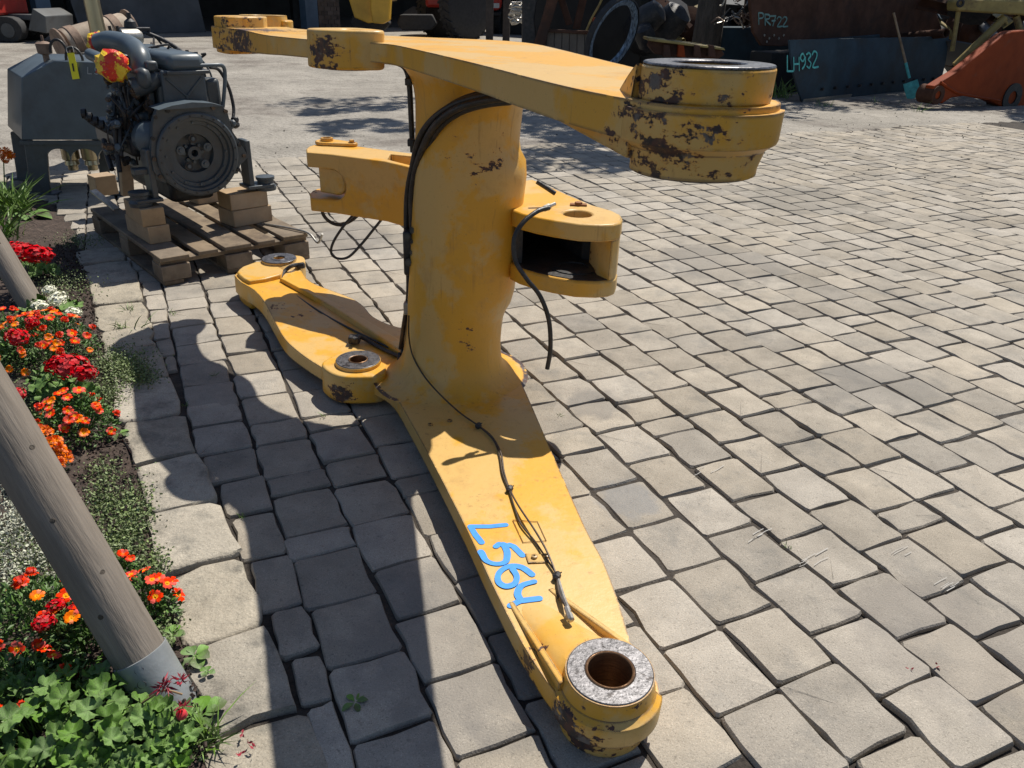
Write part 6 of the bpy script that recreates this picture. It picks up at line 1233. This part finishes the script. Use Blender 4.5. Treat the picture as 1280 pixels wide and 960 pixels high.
tuft(160, 388, 14, .05, 'small grass tuft in the joint near the kerb top', 3); tuft(152, 411, 16, .06, 'tuft beside the tip of the far shadow', 4); tuft(173, 412, 5, .10, 'single tall blades in the joint beyond the kerb', 5); tuft(218, 392, 8, .035, 'little tuft between stones under the pallet corner', 6); tuft(190, 437, 7, .04, 'grass sprig in the shaded kerb joint', 7)
tuft(258, 930, 40, .10, 'drooping grass tuft at the bottom beside the kerb', 8, 0, .03); tuft(230, 945, 26, .09, 'low grass among the leaves at the bottom left', 9, 0, .04)
tuft(975, 122, 60, .35, 'grass at the left foot of the blue blade', 10, 0, .25); tuft(1030, 133, 22, .14, 'tuft below the bright edge of the blue blade', 11, 0, .2); tuft(1100, 128, 14, .12, 'thin grass below the blue blade near the shovel', 12, 0, .3); tuft(1148, 140, 10, .22, 'dry sprig in front of the shovel', 13, 0, .08); tuft(1000, 118, 30, .25, 'dark grass tucked behind the blade corner', 14, 0, .2)
# broad green leaves of the left edge plant and the orange lily
lily = empty('lily_plant', gz(6, 240, 0), 'orange lily flower on a stalk at the left edge in front of the tank', 'flower plant'); p = gy(4, 188, gz(6, 240).y)
MB().tube([gz(6, 240, 0), p], .004, 6).build('stalk', M['grass'], lily)
for k in range(5): instance(FM['zinnia'][0], 'flower', lily, p+Vector((.02*k-.04, 0, -.03*(k % 3))), (1.1+k, .3*k, k), (1.3, 1.3, 1.3))
rosette(38, 270, 6, .16, 'big pale-leaved weed spreading over the paving below the tank', 7, .01, .28); rosette(18, 250, 6, .18, 'tall broad-leaved plant at the left edge below the tank', 8, .05, .25)
# fallen petals and chips on kerb and paving
mb = MB(); r = random.Random(8)
for px, py in ((300, 945), (308, 930), (318, 935), (302, 915), (1140, 838), (1172, 833)): 
    c = gz(px, py, .02 if px < 400 else .004); vs = []; fs = []
    for _ in range(4): leafquad(vs, fs, c+rdir(r)*.004, rdir(r), rdir(r, 1), .012, .003)
    mb.add(vs, fs)
tag(mb.build('fallen_petals', M['pdry'], None, fix=False), 'withered petals fallen on the kerb and paving', kind='stuff')

# pale scuffs scraped on some stones
mb = MB(); r = random.Random(17); scuff = mat('pale_scuff', (.40, .39, .37), .9, var=.1, bump=0)
for cx, cy, n_s, sx_s, sy_s in ((935, 672, 4, 22, 14), (1010, 700, 5, 22, 16), (1175, 735, 5, 26, 8), (1120, 690, 3, 20, 8), (880, 590, 3, 22, 8)):
    for _ in range(n_s):
        x, y = cx+r.uniform(-sx_s, sx_s)*.6, cy+r.uniform(-sy_s, sy_s)*.6; l = r.uniform(7, 18); ribbon(mb, [gz(x, y, .0042), gz(x+l*.5, y-l*.28+r.uniform(-1, 1), .0042), gz(x+l, y-l*.55, .0042)], Vector((0, 0, 1)), r.uniform(.001, .0025), .0002)
o = mb.build('paint_scuffs', scuff, paving, fix=False); tag(o, kind='stuff')
# grass and moss in a few joints
for i, (px, py, L_) in enumerate(((985, 684, .018), (302, 648, .02), (270, 470, .03), (232, 508, .025), (610, 470, .015), (405, 520, .02), (700, 520, .02))):
    tuft(px, py, 9, L_, ['tiny green sprig in a joint at the right of the paving', 'green sprig in a shaded joint left of the arm shadow', 'weed sprig in the joint inside the arm shadow, near the kerb', 'weed sprig at the kerb edge inside the arm shadow', 'tiny sprig in the joint right of the column foot', 'sprig in the shaded joint left of the lower arm', 'sprig in the joint right of the lug shadow'][i], 100+i, 0, .012)
